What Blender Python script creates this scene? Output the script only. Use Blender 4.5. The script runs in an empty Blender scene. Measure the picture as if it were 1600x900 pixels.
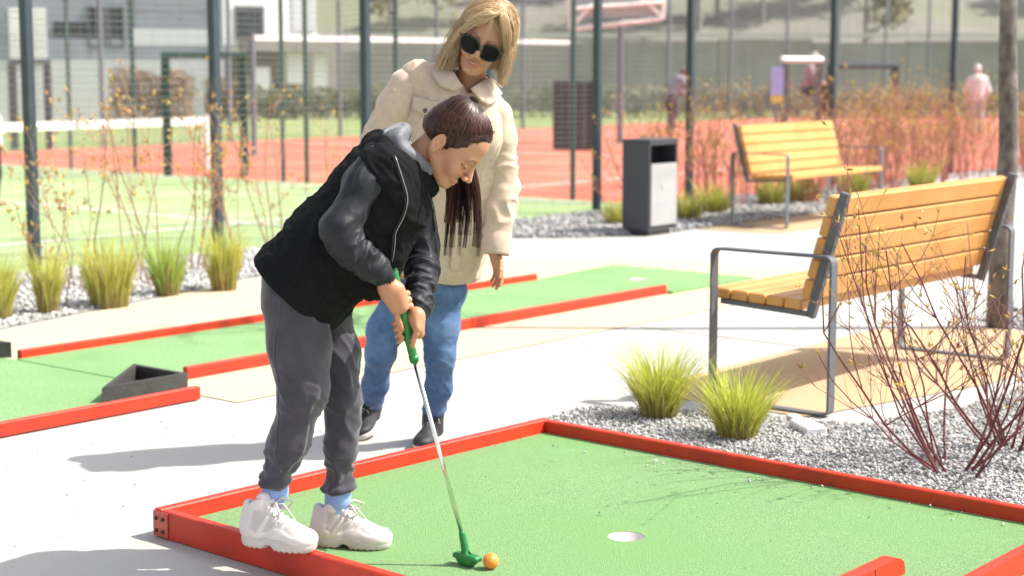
import bpy, math, random
import numpy as np
random.seed(7); RNG = np.random.default_rng(11)
S = bpy.context.scene
COL = S.collection
R = math.radians

# ------------------------------------------------------------------ camera, sky, sun, exposure
FPX, CAMH, HZ = 2650.0, 1.42, 105.0            # focal length in photo pixels, eye height, horizon row
TH = math.atan((450 - HZ) / FPX)
cam_d = bpy.data.cameras.new('camera'); cam = bpy.data.objects.new('camera', cam_d); COL.objects.link(cam)
cam.location = (0, 0, CAMH); cam.rotation_euler = (math.pi / 2 - TH, 0, 0)
cam_d.sensor_width = 36; cam_d.lens = 36 * FPX / 1600; cam_d.clip_start = .05; cam_d.clip_end = 2000
cam_d.dof.use_dof = True; cam_d.dof.focus_distance = 4.95; cam_d.dof.aperture_fstop = 3.2
S.camera = cam
SUNV = np.array([.86, .02, 1.0])                # towards the sun
W_ = bpy.data.worlds.new('World'); S.world = W_; W_.use_nodes = True
nt = W_.node_tree; bg = nt.nodes['Background']
sky = nt.nodes.new('ShaderNodeTexSky'); sky.sky_type = 'NISHITA'; sky.sun_disc = False
sky.sun_elevation = math.atan2(SUNV[2], math.hypot(SUNV[0], SUNV[1]))
sky.sun_rotation = math.atan2(SUNV[0], SUNV[1]); sky.dust_density = 2.5; sky.air_density = 1.0
hs = nt.nodes.new('ShaderNodeHueSaturation'); hs.inputs['Saturation'].default_value = .42   # thin bright spring haze: a paler blue
nt.links.new(sky.outputs[0], hs.inputs['Color']); nt.links.new(hs.outputs[0], bg.inputs[0]); bg.inputs[1].default_value = .15
sun_d = bpy.data.lights.new('sun', 'SUN'); sun_d.energy = 4.1; sun_d.angle = R(.5); sun_d.color = (1, .95, .87)
sun = bpy.data.objects.new('sun', sun_d); COL.objects.link(sun)
from mathutils import Vector, Matrix
sun.rotation_euler = Vector(SUNV).to_track_quat('Z', 'Y').to_euler(); sun.location = (8, 2, 9)
S.view_settings.view_transform = 'Standard'; S.view_settings.look = 'None'
S.view_settings.exposure = .90; S.view_settings.gamma = 1.0
S.render.engine = 'CYCLES'

# ------------------------------------------------------------------ places
E1 = np.array([2200., 2650.]); E1 /= np.linalg.norm(E1); E2 = np.array([-E1[1], E1[0]])
PHI = math.atan2(E1[1], E1[0])                  # the site grid is turned by this angle
def W(a, b, z=0.0):                             # site grid -> world
    return np.array([a * E1[0] + b * E2[0], a * E1[1] + b * E2[1], z])
def ray(u, v):
    x = (u - 800) / FPX; y = -(v - 450) / FPX
    return np.array([x, math.cos(TH) + y * math.sin(TH), -math.sin(TH) + y * math.cos(TH)])
def G(u, v, z=0.0):                             # ground point seen there
    d = ray(u, v); t = (z - CAMH) / d[2]; return np.array([d[0] * t, d[1] * t, z])
def P(u, v, Y):                                 # point at distance Y
    d = ray(u, v); t = Y / d[1]; return np.array([d[0] * t, Y, CAMH + d[2] * t])

# ------------------------------------------------------------------ materials
def rgb(*c): return (c[0], c[1], c[2], 1)
def M(name, c1, c2=None, scale=30, rough=.6, bump=0, bscale=None, metal=0, spec=.5, attr=None, detail=4,
      c3=None, scale3=3, sheen=0, voro=False, stretch=None, sss=0, coat=0, chips=None):
    m = bpy.data.materials.new(name); m.use_nodes = True; n = m.node_tree.nodes; l = m.node_tree.links
    b = n['Principled BSDF']; b.inputs['Roughness'].default_value = rough; b.inputs['Metallic'].default_value = metal
    b.inputs['Specular IOR Level'].default_value = spec
    if sheen: b.inputs['Sheen Weight'].default_value = sheen; b.inputs['Sheen Roughness'].default_value = .4
    if coat: b.inputs['Coat Weight'].default_value = coat; b.inputs['Coat Roughness'].default_value = .15
    if sss:
        b.inputs['Subsurface Weight'].default_value = sss; b.inputs['Subsurface Radius'].default_value = (.012, .005, .003)
        b.inputs['Subsurface Scale'].default_value = .6
    tc = n.new('ShaderNodeTexCoord'); src = tc.outputs['Object']
    if stretch:
        mp = n.new('ShaderNodeMapping'); mp.inputs['Scale'].default_value = stretch
        l.new(src, mp.inputs[0]); src = mp.outputs[0]
    def noise(sc, det=detail):
        if voro:
            t = n.new('ShaderNodeTexVoronoi'); t.inputs['Scale'].default_value = sc; l.new(src, t.inputs['Vector']); return t
        t = n.new('ShaderNodeTexNoise'); t.inputs['Scale'].default_value = sc; t.inputs['Detail'].default_value = det
        t.inputs['Roughness'].default_value = .65; l.new(src, t.inputs['Vector']); return t
    def mix(fac, A, B, blend='MIX'):
        x = n.new('ShaderNodeMix'); x.data_type = 'RGBA'; x.blend_type = blend
        for s, val in ((0, fac), (6, A), (7, B)):
            if isinstance(val, (int, float)): x.inputs[s].default_value = val
            elif isinstance(val, tuple): x.inputs[s].default_value = val
            else: l.new(val, x.inputs[s])
        return x.outputs[2]
    out = rgb(*c1)
    if c2 is not None:
        t = noise(scale); r = n.new('ShaderNodeMapRange'); r.inputs[1].default_value = .32; r.inputs[2].default_value = .68
        l.new(t.outputs['Color' if voro else 0], r.inputs[0])
        out = mix(r.outputs[0], rgb(*c1), rgb(*c2))
    if c3 is not None:
        t = n.new('ShaderNodeTexNoise'); t.inputs['Scale'].default_value = scale3; t.inputs['Detail'].default_value = 5
        l.new(tc.outputs['Object'], t.inputs['Vector'])
        r = n.new('ShaderNodeMapRange'); r.inputs[1].default_value = .45; r.inputs[2].default_value = .7
        l.new(t.outputs[0], r.inputs[0]); out = mix(r.outputs[0], out, rgb(*c3))
    if chips is not None:
        t = n.new('ShaderNodeTexNoise'); t.inputs['Scale'].default_value = 26; t.inputs['Detail'].default_value = 6; t.inputs['Roughness'].default_value = .7
        l.new(tc.outputs['Object'], t.inputs['Vector']); r = n.new('ShaderNodeMapRange'); r.inputs[1].default_value = .655; r.inputs[2].default_value = .675
        l.new(t.outputs[0], r.inputs[0]); out = mix(r.outputs[0], out, rgb(*chips))
    if attr:
        a = n.new('ShaderNodeAttribute'); a.attribute_name = attr
        out = mix(1.0, out, a.outputs['Color'], 'MULTIPLY')
    if isinstance(out, tuple): b.inputs['Base Color'].default_value = out
    else: l.new(out, b.inputs['Base Color'])
    if bump:
        t = noise(bscale or scale, 5); bp = n.new('ShaderNodeBump'); bp.inputs['Strength'].default_value = min(1, bump)
        bp.inputs['Distance'].default_value = .01
        l.new(t.outputs[0], bp.inputs['Height']); l.new(bp.outputs[0], b.inputs['Normal'])
    return m

# ------------------------------------------------------------------ mesh helpers
class MB:
    """collects vertices and faces of one mesh"""
    def __init__(s): s.v = []; s.f = []; s.c = []; s.n = 0
    def add(s, v, f, c=None):
        v = np.asarray(v, float).reshape(-1, 3)
        s.v.append(v); s.f += [tuple(int(i) + s.n for i in q) for q in f]; s.n += len(v)
        if c is not None:
            c = np.asarray(c, float)
            s.c.append(np.tile(c, (len(v), 1)) if c.ndim == 1 else c)
        return s
    def box(s, lo, hi, frame=None, org=None, bev=0.0):
        lo = np.array(lo, float); hi = np.array(hi, float)
        if bev > 0:
            b = min(bev, .45 * min(hi - lo)); pts = []
            for ax in range(3):
                for sg in (0, 1):
                    o = [i for i in range(3) if i != ax]
                    for (p, q) in ((0, 0), (1, 0), (1, 1), (0, 1)):
                        x = np.zeros(3); x[ax] = hi[ax] if sg else lo[ax]
                        x[o[0]] = hi[o[0]] - b if p else lo[o[0]] + b; x[o[1]] = hi[o[1]] - b if q else lo[o[1]] + b
                        pts.append(x)
            v = np.array(pts); I = {}
            def idx(ax, sg, p, q): return (ax * 2 + sg) * 4 + [(0, 0), (1, 0), (1, 1), (0, 1)].index((p, q))
            f = []
            for ax in range(3):
                for sg in (0, 1):
                    k = (ax * 2 + sg) * 4; q = [k, k + 1, k + 2, k + 3]
                    flip = (ax == 1) ^ (sg == 0); f.append(q[::-1] if flip else q)
            cen = (lo + hi) / 2
            def addf(q):
                a = v[q]; nrm = np.cross(a[1] - a[0], a[2] - a[0]); f.append(q if nrm @ (a.mean(0) - cen) > 0 else q[::-1])
            def vid(ax, corner):
                o = [i for i in range(3) if i != ax]; return idx(ax, corner[ax], corner[o[0]], corner[o[1]])
            for c in [(i, j, k) for i in (0, 1) for j in (0, 1) for k in (0, 1)]:
                addf([vid(0, c), vid(1, c), vid(2, c)])
            for ax in range(3):
                o = [i for i in range(3) if i != ax]
                for p in (0, 1):
                    for q in (0, 1):
                        c0 = [0, 0, 0]; c0[o[0]] = p; c0[o[1]] = q; c1 = list(c0); c1[ax] = 1
                        addf([vid(o[0], c0), vid(o[0], c1), vid(o[1], c1), vid(o[1], c0)])
        else:
            v = np.array([[(lo, hi)[i][0], (lo, hi)[j][1], (lo, hi)[k][2]] for k in (0, 1) for j in (0, 1) for i in (0, 1)])
            f = [(0, 2, 3, 1), (4, 5, 7, 6), (0, 1, 5, 4), (2, 6, 7, 3), (0, 4, 6, 2), (1, 3, 7, 5)]
        if frame is not None: v = v @ np.asarray(frame)
        if org is not None: v = v + np.asarray(org)
        return s.add(v, f)
    def tube(s, pts, rad, sides=6, cap=True, c=None):
        pts = np.asarray(pts, float); n = len(pts); rad = np.broadcast_to(np.asarray(rad, float), (n,))
        t = np.gradient(pts, axis=0); t /= np.linalg.norm(t, axis=1)[:, None] + 1e-12
        up = np.array([0, 0, 1.]) if abs(t[0][2]) < .9 else np.array([1., 0, 0])
        rings = []; x = np.cross(t[0], up); x /= np.linalg.norm(x)
        ang = np.arange(sides) * 2 * math.pi / sides; ca, sa = np.cos(ang)[:, None], np.sin(ang)[:, None]
        for i in range(n):
            x = x - t[i] * (x @ t[i]); x /= np.linalg.norm(x) + 1e-12; y = np.cross(t[i], x)
            rings.append(pts[i] + rad[i] * (ca * x + sa * y))
        f = []
        for i in range(n - 1):
            for j in range(sides):
                k = (j + 1) % sides; f.append((i * sides + j, i * sides + k, (i + 1) * sides + k, (i + 1) * sides + j))
        if cap: f.append(tuple(range(sides))[::-1]); f.append(tuple((n - 1) * sides + j for j in range(sides)))
        return s.add(np.concatenate(rings), f, c)
    def lathe(s, prof, org=(0, 0, 0), seg=24):
        prof = np.asarray(prof, float); n = len(prof); ang = np.arange(seg) * 2 * math.pi / seg
        v = np.array([[r * math.cos(a), r * math.sin(a), z] for r, z in prof for a in ang]) + np.asarray(org)
        f = [(i * seg + j, i * seg + (j + 1) % seg, (i + 1) * seg + (j + 1) % seg, (i + 1) * seg + j) for i in range(n - 1) for j in range(seg)]
        return s.add(v, f)
    def prism(s, poly, z0, z1):                  # poly counter-clockwise in plan
        n = len(poly); v = [(x, y, z0) for x, y in poly] + [(x, y, z1) for x, y in poly]
        f = [tuple(range(n))[::-1], tuple(range(n, 2 * n))] + [(i, (i + 1) % n, n + (i + 1) % n, n + i) for i in range(n)]
        return s.add(v, f)
    def build(s, name, mat, parent=None, smooth=False, base=None):
        v = np.concatenate(s.v) if s.v else np.zeros((0, 3))
        c = np.concatenate(s.c) if s.c and sum(len(x) for x in s.c) == len(v) else None
        return mk(name, v, s.f, mat, parent, smooth, base, c)
def mk(name, v, f, mat, parent=None, smooth=False, base=None, colors=None):
    v = np.asarray(v, float)
    if base is not None: v = v - np.asarray(base)
    me = bpy.data.meshes.new(name)
    if isinstance(f, np.ndarray):
        k = f.shape[1]; me.vertices.add(len(v)); me.vertices.foreach_set('co', v.astype(np.float32).ravel())
        me.loops.add(f.size); me.loops.foreach_set('vertex_index', f.astype(np.int32).ravel())
        me.polygons.add(len(f)); me.polygons.foreach_set('loop_start', np.arange(0, f.size, k, dtype=np.int32))
        me.update(calc_edges=True)
    else:
        me.from_pydata(v.tolist(), [], f)
    if smooth: me.polygons.foreach_set('use_smooth', [True] * len(me.polygons))
    if colors is not None:
        ca = me.color_attributes.new('col', 'FLOAT_COLOR', 'POINT')
        cc = np.ones((len(v), 4), np.float32); cc[:, :3] = colors; ca.data.foreach_set('color', cc.ravel())
    me.materials.append(mat); me.update()
    o = bpy.data.objects.new(name, me); COL.objects.link(o)
    if parent is not None: o.parent = parent
    return o
def tag(o, label=None, cat=None, group=None, kind=None):
    if label: o['label'] = label
    if cat: o['category'] = cat
    if group: o['group'] = group
    if kind: o['kind'] = kind
    return o
def thing(name, label, cat, loc=(0, 0, 0), rz=0, group=None):
    o = bpy.data.objects.new(name, None); COL.objects.link(o); o.empty_display_size = .1
    o.location = tuple(float(x) for x in loc); o.rotation_euler = (0, 0, rz); return tag(o, label, cat, group)
def dup(root, loc, rz=0, label=None, scale=None):
    r = root.copy(); COL.objects.link(r); r.location = tuple(float(x) for x in loc); r.rotation_euler = (0, 0, rz)
    if scale is not None: r.scale = (scale,) * 3
    if label: r['label'] = label
    for ch in list(root.children):
        c = ch.copy(); COL.objects.link(c); c.parent = r
        for g in list(ch.children):
            d = g.copy(); COL.objects.link(d); d.parent = c
    return r
def struct(o): o['kind'] = 'structure'; return o
def sheet(name, abpoly, z, mat, sub=False):      # a flat sheet given on the site grid
    v = [W(a, b, z) for a, b in abpoly]; f = [tuple(range(len(v)))]
    o = mk(name, v, f, mat)
    n = o.data.polygons[0].normal
    if n.z < 0: o.data.flip_normals()
    return struct(o)

# ------------------------------------------------------------------ implicit surfaces -> meshes
def gnoise(p):
    p = np.asarray(p, np.float32); i = np.floor(p).astype(np.int64); f = p - i; w = f * f * f * (f * (f * 6 - 15) + 10)
    out = 0
    for dx in (0, 1):
        for dy in (0, 1):
            for dz in (0, 1):
                h = ((i[..., 0] + dx) * 73856093) ^ ((i[..., 1] + dy) * 19349663) ^ ((i[..., 2] + dz) * 83492791)
                h = (h ^ (h >> 13)) * 1274126177 & 0x7fffffff
                g = ((h >> 3) % 1024) / 512.0 - 1; g2 = ((h >> 9) % 1024) / 512.0 - 1; g3 = ((h >> 17) % 1024) / 512.0 - 1
                d = g * (f[..., 0] - dx) + g2 * (f[..., 1] - dy) + g3 * (f[..., 2] - dz)
                out = out + d * (w[..., 0] if dx else 1 - w[..., 0]) * (w[..., 1] if dy else 1 - w[..., 1]) * (w[..., 2] if dz else 1 - w[..., 2])
    return out
def cone(a, b, ra, rb, flat=None):
    a = np.asarray(a, np.float32); b = np.asarray(b, np.float32); ba = b - a; L = float(ba @ ba) + 1e-12
    def fn(p):
        q = p - a; t = np.clip((q @ ba) / L, 0, 1); d = q - t[:, None] * ba
        if flat is not None:
            ax, k = flat; s = d @ ax; d = d + np.outer(s * (k - 1), ax)
        return np.sqrt((d * d).sum(1)) - (ra + (rb - ra) * t)
    return fn
def ell(c, r, F=None):
    c = np.asarray(c, np.float32); r = np.asarray(r, np.float32); F = None if F is None else np.asarray(F, np.float32)
    def fn(p):
        q = p - c
        if F is not None: q = q @ F.T
        k0 = np.sqrt(((q / r) ** 2).sum(1)); k1 = np.sqrt(((q / (r * r)) ** 2).sum(1)) + 1e-9
        return k0 * (k0 - 1) / k1
    return fn
def rbox(c, h, F=None, rd=.005):
    c = np.asarray(c, np.float32); h = np.asarray(h, np.float32) - rd; F = None if F is None else np.asarray(F, np.float32)
    def fn(p):
        q = p - c
        if F is not None: q = q @ F.T
        q = np.abs(q) - h; return np.sqrt((np.maximum(q, 0) ** 2).sum(1)) + np.minimum(q.max(1), 0) - rd
    return fn
def ecyl(a, b, F, ra, rb, rd=.01):
    """elliptic cylinder a->b; F rows: axis, thick dir, wide dir; ra, rb = (thick, wide) half sizes at the ends"""
    a = np.asarray(a, np.float32); F = np.asarray(F, np.float32); L = float(np.linalg.norm(np.asarray(b) - a)); ra = np.array(ra); rb = np.array(rb)
    def fn(p):
        q = (p - a) @ F.T; t = np.clip(q[:, 0] / L, 0, 1)[:, None]; r = (ra + (rb - ra) * t).astype(np.float32)
        e = q[:, 1:] / r; k0 = np.sqrt((e ** 2).sum(1)); k1 = np.sqrt(((e / r) ** 2).sum(1)) + 1e-9
        d = k0 * (k0 - 1) / k1; d = np.where(k0 < .3, -r.min(1) * .7, d) + rd
        h = np.abs(q[:, 0] - L / 2) - L / 2 + rd
        return np.sqrt(np.maximum(d, 0) ** 2 + np.maximum(h, 0) ** 2) + np.minimum(np.maximum(d, h), 0) - rd
    return fn
def torus(c, F, R1, R2, r):                      # F rows: two ring axes, normal
    c = np.asarray(c, np.float32); F = np.asarray(F, np.float32)
    def fn(p):
        q = (p - c) @ F.T; l = np.sqrt((q[:, 0] / R1) ** 2 + (q[:, 1] / R2) ** 2) + 1e-9
        w = (1 - 1 / l)[:, None] * q[:, :2]; return np.sqrt((w ** 2).sum(1) + q[:, 2] ** 2) - r
    return fn
def frame(x, y):
    x = np.asarray(x, float); x = x / np.linalg.norm(x); y = np.asarray(y, float); y = y - x * (x @ y); y /= np.linalg.norm(y)
    return np.array([x, y, np.cross(x, y)])
class SDF:
    def __init__(s): s.ops = []
    def u(s, fn, k=.01): s.ops.append((fn, k, 0)); return s
    def cut(s, fn, k=.005): s.ops.append((fn, k, 1)); return s
    def keep(s, fn, k=.003): s.ops.append((fn, k, 2)); return s
    def chain(s, pts, rs, k=.01):
        for i in range(len(pts) - 1): s.u(cone(pts[i], pts[i + 1], rs[i], rs[i + 1]), k)
        return s
    def val(s, p, use=None):
        d = np.full(len(p), 1e3, np.float32)
        for i, (fn, k, m) in enumerate(s.ops):
            if use is not None and not use[i]: continue
            e = fn(p)
            if m == 1: e = -e
            if m == 0:
                h = np.maximum(k - np.abs(d - e), 0) / k; d = np.minimum(d, e) - h * h * k / 4
            else:
                h = np.maximum(k - np.abs(d - e), 0) / k; d = np.maximum(d, e) + h * h * k / 4
        return d
    def mesh(s, lo, hi, h):
        lo = np.asarray(lo, np.float32); n = np.ceil((np.asarray(hi) - lo) / h).astype(int) + 1; B = 20
        D = np.full(n, 1.0, np.float32)
        nb = -(-n // B); bi = np.stack(np.meshgrid(*[np.arange(k) for k in nb], indexing='ij'), -1).reshape(-1, 3)
        cen = (lo + (bi * B + B / 2) * h).astype(np.float32); hd = B * h * .87
        vals = np.stack([fn(cen) for fn, k, m in s.ops]); full = s.val(cen)
        um = np.array([m == 0 for _, _, m in s.ops]); ks = np.array([k for _, k, _ in s.ops])
        dmin = np.where(um[:, None], vals, 1e3).min(0)
        for j, b in enumerate(bi):
            sl = tuple(slice(b[a] * B, min((b[a] + 1) * B, n[a])) for a in range(3))
            if abs(full[j]) > hd * 1.5 + .02:
                D[sl] = np.sign(full[j]); continue
            use = np.where(um, vals[:, j] < dmin[j] + 2.6 * hd + ks + .01, True)
            g = np.stack(np.meshgrid(*[lo[a] + h * np.arange(sl[a].start, sl[a].stop, dtype=np.float32) for a in range(3)], indexing='ij'), -1)
            D[sl] = s.val(g.reshape(-1, 3), use).reshape(g.shape[:3])
        return nets(D, lo, h)
def nets(D, lo, h):
    S_ = D < 0; c = np.zeros(np.array(D.shape) - 1, np.uint8)
    offs = [(i, j, k) for i in (0, 1) for j in (0, 1) for k in (0, 1)]
    for o in offs: c += S_[o[0]:o[0] + c.shape[0], o[1]:o[1] + c.shape[1], o[2]:o[2] + c.shape[2]]
    act = np.argwhere((c > 0) & (c < 8)); idx = np.full(c.shape, -1, np.int32); idx[tuple(act.T)] = np.arange(len(act))
    cv = np.stack([D[act[:, 0] + o[0], act[:, 1] + o[1], act[:, 2] + o[2]] for o in offs], 1)
    pos = np.zeros((len(act), 3)); cnt = np.zeros(len(act))
    for i in range(8):
        for j in range(i + 1, 8):
            oi, oj = np.array(offs[i]), np.array(offs[j])
            if np.abs(oi - oj).sum() != 1: continue
            x = (cv[:, i] < 0) != (cv[:, j] < 0); t = cv[:, i] / (cv[:, i] - cv[:, j] + 1e-12)
            pos[x] += (oi + np.clip(t[x], 0, 1)[:, None] * (oj - oi)); cnt += x
    v = lo + h * (act + pos / cnt[:, None]); Q = []
    for ax in range(3):
        o1, o2 = [(1, 2), (2, 0), (0, 1)][ax]
        a = S_; sh = [slice(None)] * 3; s0 = list(sh); s1 = list(sh); s0[ax] = slice(0, -1); s1[ax] = slice(1, None)
        A = a[tuple(s0)]; Bv = a[tuple(s1)]; e = np.argwhere(A != Bv)
        ok = (e[:, o1] > 0) & (e[:, o2] > 0) & (e[:, o1] < D.shape[o1] - 1) & (e[:, o2] < D.shape[o2] - 1); e = e[ok]
        sgn = A[tuple(e.T)]
        def cell(d1, d2):
            q = e.copy(); q[:, o1] += d1; q[:, o2] += d2; return idx[tuple(q.T)]
        q = np.stack([cell(-1, -1), cell(0, -1), cell(0, 0), cell(-1, 0)], 1); q[~sgn] = q[~sgn][:, ::-1]; Q.append(q)
    q = np.concatenate(Q); q = q[(q >= 0).all(1)]
    return v, q
def vnormals(v, q):
    n = np.cross(v[q[:, 2]] - v[q[:, 0]], v[q[:, 3]] - v[q[:, 1]]); out = np.zeros_like(v)
    for k in range(4): np.add.at(out, q[:, k], n)
    return out / (np.linalg.norm(out, axis=1)[:, None] + 1e-12)
def relax(v, q, it=2):
    for _ in range(it):
        s = np.zeros_like(v); c = np.zeros(len(v))
        for k in range(4):
            np.add.at(s, q[:, k], v[q[:, (k + 1) % 4]] + v[q[:, (k + 3) % 4]]); np.add.at(c, q[:, k], 2)
        v = .5 * v + .5 * s / c[:, None]
    return v
def folds(v, q, amp, scale, F=None, st=(1, 1, 1), mask=None, seed=0, ridge=True):
    n = vnormals(v, q); p = v if F is None else v @ np.asarray(F).T
    w = gnoise(p * np.array(st) * scale * .6 + seed + 7.3)
    p2 = p * np.array(st) * scale + seed + w[:, None] * .8
    k = gnoise(p2)
    if ridge: k = np.clip(1 - np.abs(k) * 3.2, 0, 1) ** 1.5 - .35
    k = k + .4 * gnoise(p2 * 2.1 + 3)
    a = amp if mask is None else amp * mask
    return v + n * (a * k)[:, None]
def gauss(v, c, r): return np.exp(-((v - np.asarray(c)) ** 2).sum(1) / (r * r))
def joinm(parts):
    V = []; Q = []; C = []; n = 0
    for v, q, c in parts: V.append(v); Q.append(q + n); C.append(np.tile(c, (len(v), 1)) if np.ndim(c) == 1 else c); n += len(v)
    return np.concatenate(V), np.concatenate(Q), np.concatenate(C)
# ================================================================== SETTING
m_grass = M('far_grass', (.16, .24, .06), (.24, .30, .10), 1.2, .9, c3=(.30, .28, .14), scale3=.25)
m_pave = M('pavement_concrete', (.36, .35, .325), (.50, .485, .455), 210, .85, .4, 240, c3=(.40, .388, .36), scale3=.9, chips=(.32, .31, .29))
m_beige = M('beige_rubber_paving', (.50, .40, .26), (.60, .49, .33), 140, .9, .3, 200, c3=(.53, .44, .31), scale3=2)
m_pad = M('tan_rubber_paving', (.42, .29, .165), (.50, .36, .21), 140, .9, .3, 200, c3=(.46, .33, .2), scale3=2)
m_bed = M('gravel_bed', (.32, .31, .295), (.54, .525, .50), 90, .95, 1.0, 75, detail=2)
m_green = M('sports_turf', (.25, .36, .13), (.31, .42, .18), 3, .9, .2, 90, c3=(.36, .42, .23), scale3=.5)
m_red = M('red_tennis_court', (.46, .108, .060), (.53, .135, .078), 2.2, .9, c3=(.58, .20, .13), scale3=.6)
m_white = M('white_paint', (.80, .80, .78), (.70, .70, .68), 30, .6)
m_turf = M('minigolf_turf', (.065, .19, .045), (.38, .58, .275), 230, .95, .9, 320, c3=(.20, .40, .13), scale3=1.3, detail=9)
m_turf2 = M('minigolf_turf_far', (.10, .24, .075), (.31, .46, .22), 90, .95, .6, 200, c3=(.17, .32, .12), scale3=1.6)
m_redw = M('red_painted_timber', (.50, .034, .013), (.57, .046, .018), 5, .42, .15, 60, spec=.3, stretch=(1, 1, 1), c3=(.40, .035, .02), scale3=9, chips=(.16, .045, .04))
m_blk = M('black_stained_timber', (.028, .026, .025), (.05, .047, .044), 12, .7, .4, 60)
m_steel = M('dark_grey_steel', (.085, .092, .105), (.11, .118, .13), 40, .45, .05, 200)
m_post = M('fence_post_paint', (.022, .036, .046), (.032, .050, .064), 8, .42)
m_postg = M('green_post_paint', (.030, .062, .056), None, rough=.45)
m_postl = M('pale_blue_post_paint', (.13, .15, .18), None, rough=.5)
m_wire = M('galvanised_wire', (.20, .21, .21), None, rough=.6)
m_wood = M('oiled_bench_timber', (.58, .275, .066), (.68, .355, .105), 7, .42, .25, 30, stretch=(1.2, 22, 22), c3=(.54, .24, .05), scale3=3)
m_bolt = M('zinc_bolt', (.30, .29, .28), None, rough=.4, metal=.8)
m_bark = M('young_tree_bark', (.075, .06, .052), (.17, .145, .125), 30, .9, 1.0, 40, stretch=(1, 1, .45), c3=(.24, .21, .185), scale3=9)
m_stone = M('grey_gravel_stone', (1, 1, 1), None, rough=.9, attr='col')

def ground_sheet(name, r, z, mat):
    o = mk(name, [(-r, -20, z), (r, -20, z), (r, 2 * r, z), (-r, 2 * r, z)], [(0, 1, 2, 3)], mat); return struct(o)
ground_sheet('grass_ground', 300, -.05, m_grass)
sheet('sports_field', [(-6, 10.05), (14.6, 10.05), (14.6, 25.4), (-6, 25.4)], -.012, m_green)
sheet('red_court', [(14.6, 10.05), (48, 10.05), (48, 25.4), (14.6, 25.4)], -.016, m_red)
def line(name, a0, b0, a1, b1, w=.06, z=-.008):
    d = np.array([a1 - a0, b1 - b0], float); d /= np.linalg.norm(d); n = np.array([-d[1], d[0]]) * w / 2
    sheet(name, [(a0 + n[0], b0 + n[1]), (a0 - n[0], b0 - n[1]), (a1 - n[0], b1 - n[1]), (a1 + n[0], b1 + n[1])], z, m_white)
line('field_line', 10.5, 10.6, 10.5, 24.6); line('field_line', 0, 11.9, 10.47, 11.9); line('field_line', 10.53, 11.9, 14.2, 11.9)
line('field_line', 14.3, 10.6, 14.3, 24.6); line('field_line', 0, 16.5, 10.47, 16.5)
line('court_line', 22, 11, 22, 25, z=-.012); line('court_line', 15.2, 13.0, 21.9, 13.0, z=-.012); line('court_line', 30, 11, 30, 25, .07, z=-.012)
bed_edge = [(-4, 7.3), (3, 7.65), (5.25, 7.99), (6.4, 8.3), (7.6, 8.66), (9.5, 8.95), (10.85, 9.05), (11.3, 8.55), (12, 8.28), (17, 8.25), (40, 8.25)]
sheet('pavement', [(-6, -6), (40, -6), (40, 8.25)] + bed_edge[::-1][1:], 0.0, m_pave)
sheet('gravel_bed', bed_edge + [(40, 10.02), (-4, 10.02)], .004, m_bed)
sheet('beige_path_strip', [(-4, 7.25), (3, 7.6), (5.25, 7.93), (6.4, 8.24), (7.6, 8.6), (8.6, 8.45), (9.6, 8.05), (10.4, 7.4), (10.55, 6.4), (10.1, 5.4), (4.72, 5.44), (4.72, 7.0), (-4, 7.0)], .004, m_beige)
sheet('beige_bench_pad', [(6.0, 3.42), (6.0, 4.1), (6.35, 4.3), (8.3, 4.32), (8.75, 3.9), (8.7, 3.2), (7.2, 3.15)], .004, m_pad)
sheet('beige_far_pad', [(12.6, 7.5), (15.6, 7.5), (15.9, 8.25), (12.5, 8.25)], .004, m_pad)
bed2 = [(5.01, 4.1), (5.03, 4.2), (5.56, 4.22), (5.75, 3.95), (5.9, 3.5), (6.0, 3.15), (6.6, 3.0), (7.6, 3.0), (8.4, 3.1), (8.75, 3.6), (9.0, 4.05), (9.6, 4.0), (12, 3.4), (12, -2), (4.76, -2)]
sheet('shrub_bed', bed2, .008, m_bed)
# pavement joints: thin dark recessed strips
m_joint = M('pavement_joint', (.20, .19, .18), None, rough=.9)
line('pavement_joint', 7.55, 5.35, 7.55, 4.34, .012, .002)
sheet('pavement_joint', [(6.55, 5.2), (6.562, 5.2), (8.6, 4.4), (8.588, 4.4)], .002, m_joint)
for o_ in bpy.data.objects:
    if o_.name.startswith('pavement_joint'): o_.data.materials[0] = m_joint
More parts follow.
